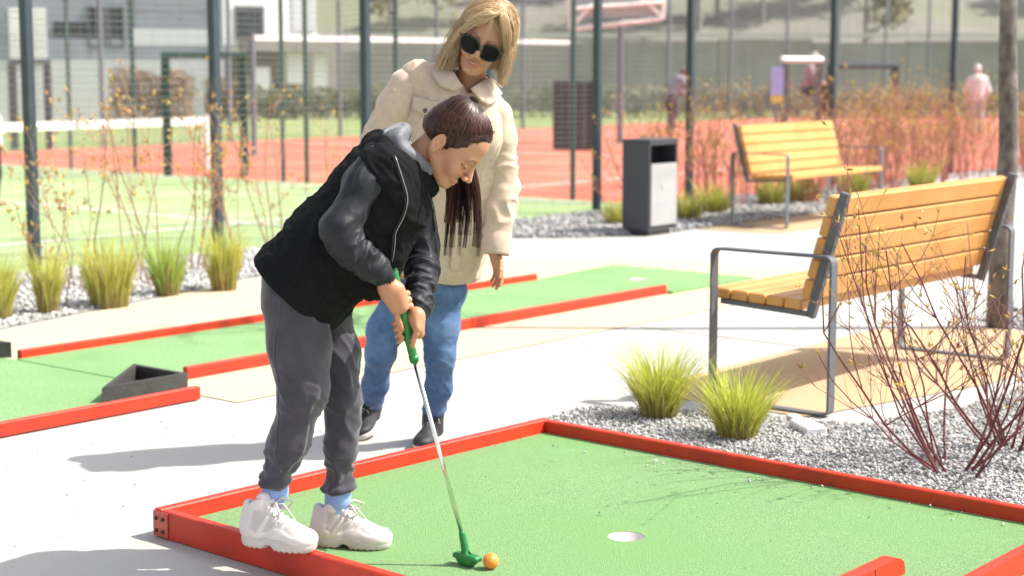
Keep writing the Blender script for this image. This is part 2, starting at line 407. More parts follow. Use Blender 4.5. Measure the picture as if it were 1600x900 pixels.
# gravel stones (nobody could count them)
def inpoly(px, py, poly):
    poly = np.asarray(poly); c = np.zeros(len(px), bool); j = len(poly) - 1
    for i in range(len(poly)):
        (xi, yi), (xj, yj) = poly[i], poly[j]
        c ^= ((yi > py) != (yj > py)) & (px < (xj - xi) * (py - yi) / (yj - yi + 1e-12) + xi); j = i
    return c
A3 = np.array([1.0, .975, .945])
def stones(name, poly, N, box, size, tone=.9):
    a = RNG.uniform(box[0], box[1], N); b = RNG.uniform(box[2], box[3], N); ok = inpoly(a, b, poly); a, b = a[ok], b[ok]; n = len(a)
    r = size * RNG.uniform(.5, 1.35, n); base = np.array([[1, 0, 0], [0, 1, 0], [-1, 0, 0], [0, -1, 0], [0, 0, 1], [0, 0, -1.]])
    v = base[None] * RNG.uniform(.6, 1.25, (n, 6, 1)); v[:, :, 2] *= .7
    th = RNG.uniform(0, 6.28, n); tx = RNG.uniform(-.6, .6, n); c, s_ = np.cos(th), np.sin(th)
    x = v[:, :, 0] * c[:, None] - v[:, :, 1] * s_[:, None]; y = v[:, :, 0] * s_[:, None] + v[:, :, 1] * c[:, None]
    z = v[:, :, 2] + tx[:, None] * x
    X = a * E1[0] + b * E2[0]; Y = a * E1[1] + b * E2[1]
    V = np.stack([X[:, None] + r[:, None] * x, Y[:, None] + r[:, None] * y, .008 + (r * RNG.uniform(.1, .9, n))[:, None] + r[:, None] * z], -1).reshape(-1, 3)
    F = np.array([[0, 1, 4], [1, 2, 4], [2, 3, 4], [3, 0, 4], [1, 0, 5], [2, 1, 5], [3, 2, 5], [0, 3, 5]])
    Fq = (F[None] + 6 * np.arange(n)[:, None, None]).reshape(-1, 3)
    g = A3 * tone * RNG.uniform(.22, .86, (n, 1)) * (1 + RNG.uniform(-.05, .05, (n, 3))); o = mk(name, V, Fq, m_stone, colors=np.repeat(g, 6, 0))
    o['kind'] = 'stuff'; return o
stones('gravel', bed2, 80000, (4.85, 7.6, .9, 4.25), .0076, .72)
stones('gravel', bed2, 6000, (7.6, 10.2, 1.8, 4.1), .017)
stones('gravel', bed_edge + [(40, 10.0), (-4, 10.0)], 22000, (3.8, 9.5, 7.6, 10.0), .013)
stones('gravel', bed_edge + [(40, 10.0), (-4, 10.0)], 16000, (9.5, 17, 8.2, 10.0), .019, .62)

def grit(name, n, box, size, z, tone):
    N0 = len(bpy.data.objects); stones(name, [(box[0], box[2]), (box[1], box[2]), (box[1], box[3]), (box[0], box[3])], n, box, size, tone)
    o = [x for x in bpy.data.objects if x.name.startswith(name)][-1]; o.location.z = z
grit('turf_grit', 26, (4.74, 4.88, 1.9, 3.9), .0055, .034, 1.2)
grit('turf_crumbs', 34, (3.25, 4.8, 1.9, 3.85), .0032, .033, .45)
grit('pavement_grit', 160, (2.2, 8.5, 4.2, 5.4), .004, -.008, .6)
# ================================================================== MINIGOLF COURSES
def rotpts(poly): return poly
def mat_with_hole(name, a0, a1, b0, b1, z0, z1, hole, mat, parent, base, hr=.054):
    mb = MB(); ha, hb = hole; q = .16; seg = 32
    def rect(x0, x1, y0, y1):
        p = [W(x0, y0, z1), W(x1, y0, z1), W(x1, y1, z1), W(x0, y1, z1)]; mb.add(p, [(0, 1, 2, 3)])
    rect(a0, ha - q, b0, b1); rect(ha + q, a1, b0, b1); rect(ha - q, ha + q, b0, hb - q); rect(ha - q, ha + q, hb + q, b1)
    o, i_ = [], []
    for k in range(seg):
        t = 2 * math.pi * k / seg; c, s = math.cos(t), math.sin(t); m = max(abs(c), abs(s))
        o.append(W(ha + q * c / m, hb + q * s / m, z1)); i_.append(W(ha + hr * c, hb + hr * s, z1))
    lo = [p + np.array([0, 0, z0 - z1]) for p in i_]
    mb.add(o + i_ + lo, [(k, (k + 1) % seg, seg + (k + 1) % seg, seg + k) for k in range(seg)] + [(seg + k, seg + (k + 1) % seg, 2 * seg + (k + 1) % seg, 2 * seg + k) for k in range(seg)])
    p = [W(a0, b0, z1), W(a1, b0, z1), W(a1, b1, z1), W(a0, b1, z1), W(a0, b0, z0), W(a1, b0, z0), W(a1, b1, z0), W(a0, b1, z0)]
    mb.add(p, [(1, 0, 4, 5), (2, 1, 5, 6), (3, 2, 6, 7), (0, 3, 7, 4)])
    return mb.build(name, mat, parent, base=base)
SITE = np.array([[E1[0], E1[1], 0], [E2[0], E2[1], 0], [0, 0, 1.]])
def board(parent, base, a0, a1, b0, b1, z0, z1, name='border_board', mat=None, bev=.004):
    return MB().box((a0, b0, z0), (a1, b1, z1), frame=SITE, bev=bev).build(name, mat or m_redw, parent, base=base)
TZ = .040                                         # turf height on the near course
TOPZ = .088
A0, A1, BT = 3.175, 4.99, 3.985
CTURN = -.040                                     # the course lies slightly askew to the site grid
_c, _s = math.cos(CTURN), math.sin(CTURN)
base = W(4.1, 2.0, 0)
_R = np.array([[_c, -_s, 0], [_s, _c, 0], [0, 0, 1.]]); _p = W(A1, BT)
mg = thing('minigolf_course', 'near green minigolf course with red timber border where the bent over player stands', 'minigolf course', _p + _R @ (base - _p), CTURN)
def to_course(w): return _R.T @ (w - _p) + _p
_h = to_course(G(978, 838, TZ)); hole_ab = (_h[:2] @ E1, _h[:2] @ E2)
mat_with_hole('turf_mat', A0 + .036, A1 - .036, .3, BT - .036, .002, TZ, hole_ab, m_turf, mg, base)
board(mg, base, A0, A0 + .035, .3, BT - .037, .001, TOPZ)
board(mg, base, A1 - .035, A1, .3, BT - .037, .001, TOPZ - .002)
board(mg, base, A0 + .002, A1 + .001, BT - .035, BT, .001, TOPZ + .001)
br = board(mg, base, A0 - .004, A0 - .0005, BT - .075, BT - .003, .006, TOPZ - .004, 'corner_bracket', M('red_painted_bracket', (.42, .05, .03), (.5, .09, .05), 40, .4), .001)
for db in (.02, .052):
    for z in (.024, .062):
        c = W(A0 - .004, BT - db, z); MB().tube([c, c - .006 * np.append(E1, 0)], [.0062, .0055], 8).build('bolt', M('dark_bolt', (.09, .05, .04), None, rough=.5, metal=.5) if 'dark_bolt' not in bpy.data.materials else bpy.data.materials['dark_bolt'], br, base=base)
cup = MB(); hc = W(hole_ab[0], hole_ab[1], 0)
cup.lathe([(.0545, .0385), (.0535, .0385), (.0525, .038), (.0525, .0055), (.0, .0055)], hc, 32)
cup.build('hole_cup', M('white_plastic_cup', (.66, .60, .58), None, rough=.5), mg, smooth=True, base=base)
# rounded-end baffle boards on the turf
def baffle(name, label, a0, a1, b0, b1, z1, rad, joint=None):
    bs = W((a0 + a1) / 2, (b0 + b1) / 2, TZ + .001); t = thing(name, label, 'course obstacle', bs)
    prof = [(a0, TZ + .001), (a1, TZ + .001)] + [(a1 - rad + rad * math.cos(x), z1 - rad * .8 + rad * .8 * math.sin(x)) for x in np.linspace(0, math.pi / 2, 9)] + [(a0, z1)]
    n = len(prof); v = [W(a, b0, z) for a, z in prof] + [W(a, b1, z) for a, z in prof]
    f = [tuple(range(n)), tuple(range(n, 2 * n))[::-1]] + [(i, n + i, n + (i + 1) % n, (i + 1) % n) for i in range(n)]
    MB().add(v, f).build('baffle_board', m_redw, t, base=bs)
    if joint: MB().box((joint, b0 - .0015, TZ + .002), (joint + .003, b0 + .001, z1 - .002), frame=SITE).build('joint_gap', m_blk, t, base=bs)
baffle('course_baffle', 'short red baffle board with rounded end lying on the near green turf', 3.35, 4.165, 2.055, 2.10, .094, .05, 3.99)
baffle('course_baffle', 'red baffle board at the right corner of the near green turf, running out of view', 3.8, 4.98, 1.80, 1.835, .105, .02)

base2 = W(7.2, 6.5, 0)
fg = thing('minigolf_course', 'long far minigolf lane with green turf and red kerbs behind the two people', 'minigolf course', base2)
CZ, FZ = .062, .022
fh = (9.15, 6.5)
mat_with_hole('turf_mat', 4.685, 9.75, 6.045, 7.0, .0055, FZ, fh, m_turf2, fg, base2)
MB().prism([W(a, b)[:2] for a, b in [(8.78, 5.98), (9.75, 5.98), (9.75, 6.042), (8.78, 6.042)]], .0055, FZ - .001).build('turf_edge', m_turf2, fg, base=base2)
MB().prism([W(a, b)[:2] for a, b in [(8.72, 7.003), (9.75, 7.003), (9.75, 7.15), (8.72, 7.03)]], .0055, FZ - .001).build('turf_edge', m_turf2, fg, base=base2)
MB().box((.5, 5.64, .0055), (4.676, 7.42, FZ - .001), frame=SITE).build('turf_mat', m_turf2, fg, base=base2)
MB().lathe([(.056, FZ + .001), (.053, FZ + .002), (.0525, .0075), (0, .0075)], W(fh[0], fh[1], 0), 24).build('hole_cup', bpy.data.materials['white_plastic_cup'], fg, smooth=True, base=base2)
for (a0, a1, b0, b1) in ((4.71, 6.7, 7.0, 7.032), (6.702, 8.7, 7.0, 7.032), (4.92, 6.9, 6.012, 6.044), (6.902, 8.77, 6.012, 6.044), (2.6, 4.66, 5.605, 5.638), (.6, 2.598, 5.605, 5.638), (.6, 4.2, 7.422, 7.454)):
    board(fg, base2, a0, a1, b0, b1, .0055, CZ)
def tri_box(label, p, h):                          # hollow triangular deflector box
    c = np.mean(p, 0); bs = W(c[0], c[1], FZ); t = thing('deflector_box', label, 'course obstacle', bs); n = 3; w = .024
    p = np.array(p, float)
    def inner(p, w):
        out = []
        for i in range(3):
            a, b, d = p[i - 1], p[i], p[(i + 1) % 3]; e1 = (b - a) / np.linalg.norm(b - a); e2 = (d - b) / np.linalg.norm(d - b)
            n1 = np.array([-e1[1], e1[0]]); n2 = np.array([-e2[1], e2[0]]); bis = n1 + n2; bis /= np.linalg.norm(bis); out.append(b + bis * w / (bis @ n1))
        return np.array(out)
    q = inner(p, w)
    for i in range(3):
        j = (i + 1) % 3; v = [W(*p[i], FZ), W(*p[j], FZ), W(*q[j], FZ), W(*q[i], FZ)]; v += [x + np.array([0, 0, h]) for x in v]
        MB().add(v, [(3, 2, 1, 0), (4, 5, 6, 7), (0, 1, 5, 4), (1, 2, 6, 5), (2, 3, 7, 6), (3, 0, 4, 7)]).build('side_board', m_blk, t, base=bs)
    v = [W(*x, FZ + .004) for x in q]; MB().add(v, [(0, 1, 2)]).build('floor_panel', M('black_panel', (.012, .012, .012), None, rough=.8) if 'black_panel' not in bpy.data.materials else bpy.data.materials['black_panel'], t, base=bs)
tri_box('black triangular deflector box standing open on the near edge of the far lane', [(4.29, 5.80), (4.75, 5.80), (4.75, 6.18)], .062)
tri_box('black deflector box at the left picture edge by the end of the far red kerb', [(4.70, 7.06), (4.70, 7.44), (4.2, 7.44)], .075)

# ================================================================== BENCHES
def make_bench(label, loc, rz):
    L = 1.665; t = thing('park_bench', label, 'bench', loc, rz, 'slatted benches beside the path')
    def loop(x0):                                   # flat bar bent into a rounded rectangle
        r = .035; y0, y1, z0, z1 = 0, .58, .0, .66; th = .010; pts = []
        for (cy, cz, a) in ((y1 - r, z0 + r, -90), (y1 - r, z1 - r, 0), (y0 + r, z1 - r, 90), (y0 + r, z0 + r, 180)):
            for k in range(6):
                an = R(a + 18 * k); pts.append((cy, cz, math.cos(an), math.sin(an)))
        n = len(pts); v = []
        for xx in (x0, x0 + .05):
            for rr in (r, r - th): v += [(xx, cy + rr * c, cz + rr * s) for cy, cz, c, s in pts]
        f = []
        for i in range(n):
            j = (i + 1) % n; o0, i0, o1, i1 = 0, n, 2 * n, 3 * n
            f += [(o0 + i, o1 + i, o1 + j, o0 + j), (i0 + i, i0 + j, i1 + j, i1 + i), (o0 + i, o0 + j, i0 + j, i0 + i), (o1 + i, i1 + i, i1 + j, o1 + j)]
        MB().add(v, f).build('arm_frame', m_steel, t)
    loop(-.062); loop(L + .012)
    cnr = np.array([.132, .405]); top = np.array([-.014, .912]); fr = np.array([.565, .425])
    du = (top - cnr) / np.linalg.norm(top - cnr); nu = np.array([-du[1], du[0]]);  nu = nu if nu[0] > 0 else -nu   # towards the seat
    for x0 in (0.0, L - .03):
        mb = MB()
        def bar(p, q, w, nrm):
            v = [(x, *(pp + nrm * s)) for pp in (p, q) for s in (-w / 2, w / 2) for x in (x0, x0 + .03)]
            mb.add(v, [(0, 1, 3, 2), (4, 6, 7, 5), (0, 4, 5, 1), (2, 3, 7, 6), (0, 2, 6, 4), (1, 5, 7, 3)])
        bar(cnr - du * .012, top, .036, nu); d2 = (fr - cnr) / np.linalg.norm(fr - cnr); bar(cnr + d2 * .015, fr, .02, np.array([-d2[1], d2[0]]))
        sp = mb.build('support_bar', m_steel, t)
        for k in range(5):
            for s in (.3, .7):
                c2 = cnr + du * (.06 + .0905 * (k + s)) - nu * .018; xx = x0 + .015
                MB().tube([(xx, *c2), (xx, *(c2 - nu * .004))], .006, 6).build('screw', m_bolt, sp)
    F = np.array([[1, 0, 0], [0, du[0], du[1]], [0, nu[0], nu[1]]])
    for k in range(5):
        o = cnr + du * (.055 + .0905 * k) + nu * .019
        MB().box((.001 + .002 * (k % 2), 0, 0), (L - .001 - .002 * ((k + 1) % 2), .083, .046), frame=F, org=(0, *o), bev=.006).build('back_plank', m_wood, t)
    d2 = (fr - cnr) / np.linalg.norm(fr - cnr); n2 = np.array([-d2[1], d2[0]]); n2 = n2 if n2[1] > 0 else -n2
    F2 = np.array([[1, 0, 0], [0, d2[0], d2[1]], [0, n2[0], n2[1]]])
    for k in range(5):
        o = cnr + d2 * (.045 + .087 * k) + n2 * .0105
        MB().box((.001 + .002 * (k % 2), 0, 0), (L - .001, .080, .045), frame=F2, org=(0, *o), bev=.006).build('seat_plank', m_wood, t)
    return t
b1 = make_bench('near slatted orange timber bench seen from behind beside the red stemmed shrub', W(6.10, 3.34, .004), PHI)
b2 = dup(b1, W(14.70, 8.22, .004), PHI + math.pi, 'far pale timber bench facing the path next to the litter bin')
# ================================================================== LITTER BIN
bo = W(11.7, 8.215, 0); t = thing('litter_bin', 'tall dark grey litter bin with pale front door panel beside the path', 'litter bin', bo, PHI)
m_bin = M('anthracite_bin_steel', (.040, .040, .050), (.048, .048, .058), 60, .5)
m_door = M('pale_bin_panel', (.31, .305, .30), (.36, .355, .35), 3, .55, c3=(.29, .285, .28), scale3=5)
wv, dv, hv = .42, .28, .80
MB().box((.05, .04, .004), (wv - .05, dv - .04, .05)).build('plinth', m_bin, t)
sh = MB()
sh.box((0, 0, .05), (.02, dv, hv), bev=.003).box((wv - .02, 0, .05), (wv, dv, hv), bev=.003).box((.021, dv - .02, .05), (wv - .021, dv, hv), bev=.003).box((.021, .001, .05), (wv - .021, dv - .021, .07)).box((-.006, -.006, hv + .001), (wv + .006, dv + .006, hv + .016), bev=.003)
sh.box((.021, .002, hv - .03), (wv - .021, .02, hv - .001))
sh.build('casing', m_bin, t)
MB().box((.022, .19, hv - .20), (wv - .022, .2, hv - .002)).build('inner_back', M('bin_dark_inside', (.012, .012, .014), None, rough=.8), t)
dr = MB().box((.026, -.006, .085), (wv - .012, .014, hv - .19), bev=.003).build('door_panel', m_door, t)
MB().tube([(.2, -.0065, .42), (.2, -.010, .42)], .03, 12).build('faint_emblem', M('faint_grey_print', (.36, .34, .34), None), dr)

# ================================================================== FENCES
def fence(name, label, P0, P1, posts, h, post_mat, pr, wire_sp=.05, wire_r=.0016, rail=None, vsp=.05, gap=.02):
    """P0,P1 end points (world xy); posts: fractions 0..1"""
    P0 = np.array(P0[:2], float); P1 = np.array(P1[:2], float); L = np.linalg.norm(P1 - P0); d = (P1 - P0) / L; ang = math.atan2(d[1], d[0])
    t = thing(name, label, 'fence', (P0[0], P0[1], 0), ang)
    for p in posts:
        x = p * L; q = MB().box((x - pr, -pr, -.04), (x + pr, pr, h + .05), bev=.008).build('fence_post', post_mat, t)
        for k in range(4):
            z = .35 + k * (h - .5) / 3; MB().box((x - pr * .5, pr + .0005, z), (x + pr * .5, pr + .014, z + .03)).build('clamp', post_mat, q)
    mb = MB(); off = pr + .004
    for z in np.arange(gap + .03, h, wire_sp): mb.tube([(0, off, z), (L, off, z)], wire_r, 3, False)
    for x in np.arange(0, L, vsp): mb.tube([(x, off + .004, gap), (x, off + .004, h)], wire_r, 3, False)
    o = mb.build('wire_mesh', m_wire, t); o['kind'] = 'stuff'
    if rail:
        MB().box((0, -pr * .6, rail), (L, pr * .6, rail + .05)).build('top_rail', post_mat, t)
    return t
a_l = [5.25, 6.89, 8.545, 10.17, 11.75, 13.39, 15.02, 18.05, 21.3, 24.5]
fence('mesh_fence', 'tall mesh fence with dark posts along the planting bed behind the people', W(5.25, 10.03), W(27, 10.03), [(a - 5.25) / 21.75 for a in a_l], 3.6, m_post, .036, .05, .0016, vsp=.25)
def b_at(u, a):                                    # where the sight line of that column crosses the row a = const
    k = (u - 800) / FPX; return (a * E1[0] - k * a * E1[1]) / (-E2[0] + k * E2[1]) if True else 0
bs_ = [b_at(u, 14.6) for u in (895, 748, 620, 480, 443, 345, 212, 112)]
bmax = 27.0
fence('mesh_fence', 'green framed mesh fence between the green field and the red court', W(14.6, 10.2), W(14.6, bmax), [(b - 10.2) / (bmax - 10.2) for b in bs_ if 10.2 <= b <= bmax], 2.5, m_postg, .024, .06, .0015, rail=2.46, vsp=.3)
fence('mesh_fence', 'farthest mesh fence with pale posts beyond the red court', W(13, 25.4), W(52, 25.4), [i / 13 for i in range(14)], 3.6, m_postl, .034, .08, .003, vsp=.8)
# gates and goal frames
def portal(name, label, x0, x1, Y, h, r, mat, cat='gate frame', top_mat=None, dy=0):
    bs = np.array([(x0 + x1) / 2, Y, 0]); t = thing(name, label, cat, bs)
    for x, y in ((x0, Y), (x1, Y + dy)): MB().box((x - r, y - r, -.02), (x + r, y + r, h - r)).build('upright', mat, t, base=bs)
    d = np.array([x1 - x0, dy, 0]); 
    MB().tube([(x0 - r, Y, h), (x1 + r, Y + dy, h)], r * .85, 4).build('crossbar', top_mat or mat, t, base=bs)
    return t
def xat(u, Y): return (u - 800) / FPX * Y
portal('gate_frame', 'dark green gate frame left of the people beyond the green field', xat(263, 22.6), xat(383, 22.6), 22.6, 1.58, .05, m_postg)
portal('gate_frame', 'grey gate frame at far left beyond the white net', xat(25, 30), xat(80, 30), 30, 1.52, .06, m_steel)
portal('exercise_frame', 'steel frame with white crossbar behind the seated figure', xat(1223, 36), xat(1287, 36), 36, 1.58, .075, m_steel, 'exercise frame', m_white, dy=.9)
portal('exercise_frame', 'dark blue steel frame with thin crossbar right of the white topped frame', xat(1293, 37.2), xat(1394, 37.2), 37.2, 1.45, .07, m_post, 'exercise frame')
# nets
def net(name, label, p0, p1, z0, z1, tape, sp, post_mat, zdrop=0):
    p0 = np.array(p0[:2], float); p1 = np.array(p1[:2], float); L = np.linalg.norm(p1 - p0); d = (p1 - p0) / L
    t = thing(name, label, 'sports net', (p0[0], p0[1], 0), math.atan2(d[1], d[0]))
    MB().box((.05, -.012, z1 - tape), (L - .05, .012, z1)).build('tape', m_white, t)
    mb = MB()
    for z in np.arange(z0, z1 - tape, sp): mb.tube([(.05, 0, z), (L - .05, 0, z)], .0022, 3, False)
    for x in np.arange(.08, L - .05, sp): mb.tube([(x, .003, z0), (x, .003, z1 - tape)], .0022, 3, False)
    o = mb.build('net_mesh', m_wire, t); o['kind'] = 'stuff'
    for x in (0, L): MB().tube([(x, 0, -.02), (x, 0, z1 + .03)], .045, 8).build('net_post', post_mat, t)
net('tennis_net', 'low white taped net across the green field at left', W(8.8, 18.7), W(15.75, 18.7), .05, .72, .11, .09, m_white)
v0 = np.array([xat(398, 27.5), 27.5]); v1 = np.array([xat(892, 33), 33])
net('volleyball_net', 'high net with white top tape stretched behind the blonde woman', v0, v1, 1.15, 1.93, .08, .1, m_postl)
# dark padded post, backboard, sign
Yp = 29.6; bs = np.array([xat(897, Yp), Yp + .2, 0]); t = thing('padded_post', 'dark grey padded block on the red court behind the woman', 'padding', bs)
for k in range(2):
    x0 = -.37 + k * .375; MB().box((x0, -.15, -.01), (x0 + .365, .15, 1.2), bev=.03).build('pad', M('grey_vinyl_pad', (.05, .052, .055), None, rough=.7) if 'grey_vinyl_pad' not in bpy.data.materials else bpy.data.materials['grey_vinyl_pad'], t)
bs = np.array([xat(962, 32), 32, 0]); t = thing('basketball_backboard', 'white framed backboard high behind the fence right of the woman', 'backboard', bs)
w = .86
mb = MB()
for p, q in (((-w, 0, 2.12), (w, .1, 2.32)), ((-w, 0, 3.2), (w, .1, 3.2)), ((-w, 0, 2.12), (-w, 0, 3.2)), ((w, .1, 2.32), (w, .1, 3.2)), ((-w, 0, 2.15), (0, .1, 3.1)), ((0, .1, 3.1), (w, .1, 2.35)), ((-w, 0, 2.5), (w, 0, 2.62))): mb.tube([p, q], .045, 5)
mb.build('board_frame', m_white, t)
MB().box((-w + .03, .14, 2.35), (w - .03, .17, 3.18)).build('board_panel', M('grey_board', (.42, .42, .43), None), t)
MB().tube([(.1, .35, -.02), (.1, .35, 2.9)], .06, 8).build('pole', m_postl, t)
bs = np.array([xat(1211, 34), 34, 0]); t = thing('information_sign', 'small blue and yellow sign beside the white topped steel frame', 'sign', bs)
MB().tube([(.0, .06, -.02), (0, .06, 1.2)], .03, 6).build('sign_post', m_steel, t)
MB().box((-.12, -.015, .86), (.12, .015, 1.42), bev=.004).build('sign_panel', M('pale_blue_sign', (.30, .36, .72), (.36, .42, .78), 4), t)
MB().box((-.12, -.017, .72), (.12, .013, .855), bev=.004).build('sign_strip', M('yellow_sign', (.62, .50, .10), None), t)

# ================================================================== FAR BUILDINGS
m_clad = M('blue_grey_cladding', (.22, .25, .30), (.26, .29, .345), 1.5, .5)
m_wwall = M('white_render_wall', (.50, .51, .52), (.56, .57, .58), 1.2, .8)
m_glass = M('dark_window_glass', (.02, .025, .035), (.035, .04, .05), .7, .15)
m_bwall = M('bright_white_render', (.86, .86, .85), (.80, .80, .79), 1.0, .8)
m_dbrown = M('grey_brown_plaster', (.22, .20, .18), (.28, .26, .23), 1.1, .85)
Yb = 46.0; x0, x1 = xat(-130, Yb), xat(352, Yb); bs = np.array([(x0 + x1) / 2, Yb, -.05])
t = thing('apartment_building', 'large blue grey clad building with white base at upper left', 'building', bs, R(14))
MB().box((x0, Yb, -.05), (x1, Yb + 8, 1.62)).build('base_wall', m_wwall, t, base=bs)
MB().box((x0, Yb + .05, 1.622), (x1, Yb + 7.9, 7.5)).build('upper_wall', m_clad, t, base=bs)
xs = np.linspace(x0, x1, 8)
for i in range(7):
    for k, (za, zb) in enumerate(((1.63, 2.18), (2.2, 2.9), (2.92, 4.2), (4.22, 5.6))):
        if k in (1, 2) and 3 <= i <= 4: continue
        MB().box((xs[i] + .012, Yb + .0, za), (xs[i + 1] - .012, Yb + .045, zb), bev=.006).build('cladding_panel', m_clad, t, base=bs)
for (ua, ub) in ((147, 166), (178, 196)):
    wx0, wx1 = xat(ua, Yb), xat(ub, Yb)
    fr_ = MB().box((wx0 - .06, Yb - .02, 1.95), (wx0, Yb + .04, 3.05)).box((wx1, Yb - .02, 1.95), (wx1 + .06, Yb + .04, 3.05)).box((wx0, Yb - .02, 1.95), (wx1, Yb + .04, 2.01)).box((wx0, Yb - .02, 2.99), (wx1, Yb + .04, 3.05)).build('window', m_steel, t, base=bs)
    MB().box((wx0 + .001, Yb + .01, 2.011), (wx1 - .001, Yb + .03, 2.989)).build('pane', m_glass, fr_, base=bs)
wx0, wx1 = xat(26, Yb), xat(82, Yb)
MB().box((xat(92, Yb), Yb - .012, 2.25), (xat(143, Yb), Yb + .02, 2.62)).build('dark_band_panel', m_glass, t, base=bs)
MB().box((xat(212, Yb), Yb - .012, 2.0), (xat(345, Yb), Yb + .02, 2.45)).build('pale_band_panel', M('pale_grey_panel', (.55, .58, .62), None), t, base=bs)
for k in range(12):
    z = 1.62 + k * .115; MB().box((wx0, Yb - .06, z), (wx1, Yb - .02, z + .085)).build('shutter_slat', m_bwall, t, base=bs)
for k in range(9):                                   # cladding joints of the white base
    z = .18 + k * .17; MB().box((x0, Yb - .006, z), (x1, Yb - .001, z + .018)).build('base_rail', M('base_rail_grey', (.5, .51, .53), None) if 'base_rail_grey' not in bpy.data.materials else bpy.data.materials['base_rail_grey'], t, base=bs)
Yb = 52.0; bs = np.array([xat(420, Yb), Yb, -.05])
t = thing('white_house', 'bright white flat roofed house behind the dark posts left of the woman', 'building', bs, R(26))
def bx(name, ua, ub, va, vb, y0, y1, mat, par=None):
    za = CAMH + (HZ - vb) / FPX * Yb; zb = CAMH + (HZ - va) / FPX * Yb
    return MB().box((xat(ua, Yb), Yb + y0, za), (xat(ub, Yb), Yb + y1, zb)).build(name, mat, par or t, base=bs)
bx('upper_block', 352, 502, -70, 72, 0, 6, m_bwall)
bx('stair_block', 310, 351.5, -70, 150, .6, 6, m_bwall)
wf = bx('window', 370, 417, 12, 62, -.06, -.002, m_steel); bx('pane', 374, 413, 16, 58, -.075, -.062, m_glass, wf)
bx('side_panel', 462, 501, -10, 48, -.05, -.002, m_wwall)
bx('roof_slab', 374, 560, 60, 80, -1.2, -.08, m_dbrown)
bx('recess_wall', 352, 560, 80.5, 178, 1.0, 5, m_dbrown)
for ua, ub, va, vb in ((393, 415, 105, 152), (444, 474, 82, 130), (486, 508, 84, 150)): bx('pillar', ua, ub, va, vb, -.6, -.2, m_bwall)
bx('dark_door', 418, 470, 132, 150, .3, .9, m_glass)
# ---- long retaining wall, hill, verge
Yw = 58.0; bs = np.array([8.0, Yw, -.05]); t = thing('retaining_wall', 'long low grey wall with pale coping in front of the hillside', 'wall', bs)
m_rw = M('weathered_grey_concrete', (.22, .215, .21), (.29, .285, .28), .8, .9)
for i in range(14):
    xa = -9 + i * 3.2; MB().box((xa + .015, Yw, -.05), (xa + 3.185, Yw + .5, 2.25 + .05 * (i % 3))).build('wall_panel', m_rw, t, base=bs)
MB().box((-9, Yw - .08, 2.42), (35.8, Yw + .6, 2.56)).build('coping', M('pale_coping', (.5, .5, .49), None), t, base=bs)
m_hill = M('dry_hillside', (.16, .148, .128), (.22, .20, .175), .35, .95, c3=(.19, .20, .12), scale3=.09)
gx = np.linspace(-70, 90, 90); gy = np.linspace(60, 190, 50); XX, YY = np.meshgrid(gx, gy, indexing='ij')
tt = np.clip((YY - 60) / 70, 0, 1); ZZ = 22 * tt ** 1.15 + 1.6 * gnoise(np.stack([XX * .06, YY * .06, 0 * XX], -1)) * tt + 1.3 * tt
v = np.stack([XX, YY, ZZ - .06], -1).reshape(-1, 3); ny = len(gy)
f = np.array([(i * ny + j, (i + 1) * ny + j, (i + 1) * ny + j + 1, i * ny + j + 1) for i in range(len(gx) - 1) for j in range(ny - 1)])
struct(mk('hillside', v, f, m_hill, smooth=True))

# ================================================================== VEGETATION
def blades(n, h, r0, spread, wid, col_lo, col_hi, seed, dry=.15):
    g = np.random.default_rng(seed); mb = MB()
    for i in range(n):
        a = g.uniform(0, 6.283); rr = r0 * math.sqrt(g.uniform()); b = np.array([rr * math.cos(a), rr * math.sin(a), 0])
        a2 = a + g.normal(0, .5); L = h * g.uniform(.38, 1.12); lean = spread * (.25 + .9 * rr / r0) * g.uniform(.4, 1.2)
        out = np.array([math.cos(a2), math.sin(a2), 0]); side = np.array([-out[1], out[0], 0]); face = g.uniform(0, 6.28); side = np.array([math.cos(face), math.sin(face), 0])
        t = np.array([0, .35, .7, 1.0]); ctr = b + np.outer(t, [0, 0, L]) + np.outer(t ** 1.9, out * lean * L); ctr[:, 2] -= .12 * L * lean * t ** 3
        wds = wid * np.array([.8, 1, .7, .08]); c0 = np.array(col_lo) * g.uniform(.7, 1.2); c1 = np.array(col_hi) * g.uniform(.7, 1.25)
        if g.uniform() < dry: c0 = np.array([.36, .25, .11]); c1 = np.array([.50, .37, .17]); ctr[:, 2] *= .7
        v = np.concatenate([ctr - side * wds[:, None], ctr + side * wds[:, None]]); k = 4
        cc = c0 + (c1 - c0) * np.array([0, .45, .9, 1])[:, None]; cc[0] = np.array([.42, .33, .15]); cc = np.tile(cc, (2, 1))
        mb.add(v, [(0, 1, k + 1, k), (1, 2, k + 2, k + 1), (2, 3, k + 3, k + 2)], cc)
    return mb
m_leaf = M('grass_blades', (1, 1, 1), None, rough=.55, attr='col')
nl = m_leaf.node_tree.nodes; b_ = nl['Principled BSDF']
def translucent(m, w=.35):                            # light passing through thin leaves
    n = m.node_tree.nodes; l = m.node_tree.links; b = n['Principled BSDF']; t = n.new('ShaderNodeBsdfTranslucent'); mx = n.new('ShaderNodeMixShader')
    src = b.inputs['Base Color'].links[0].from_socket if b.inputs['Base Color'].links else None
    if src: l.new(src, t.inputs[0])
    else: t.inputs[0].default_value = b.inputs['Base Color'].default_value
    mx.inputs[0].default_value = w; l.new(b.outputs[0], mx.inputs[1]); l.new(t.outputs[0], mx.inputs[2]); l.new(mx.outputs[0], n['Material Output'].inputs[0])
translucent(m_leaf)
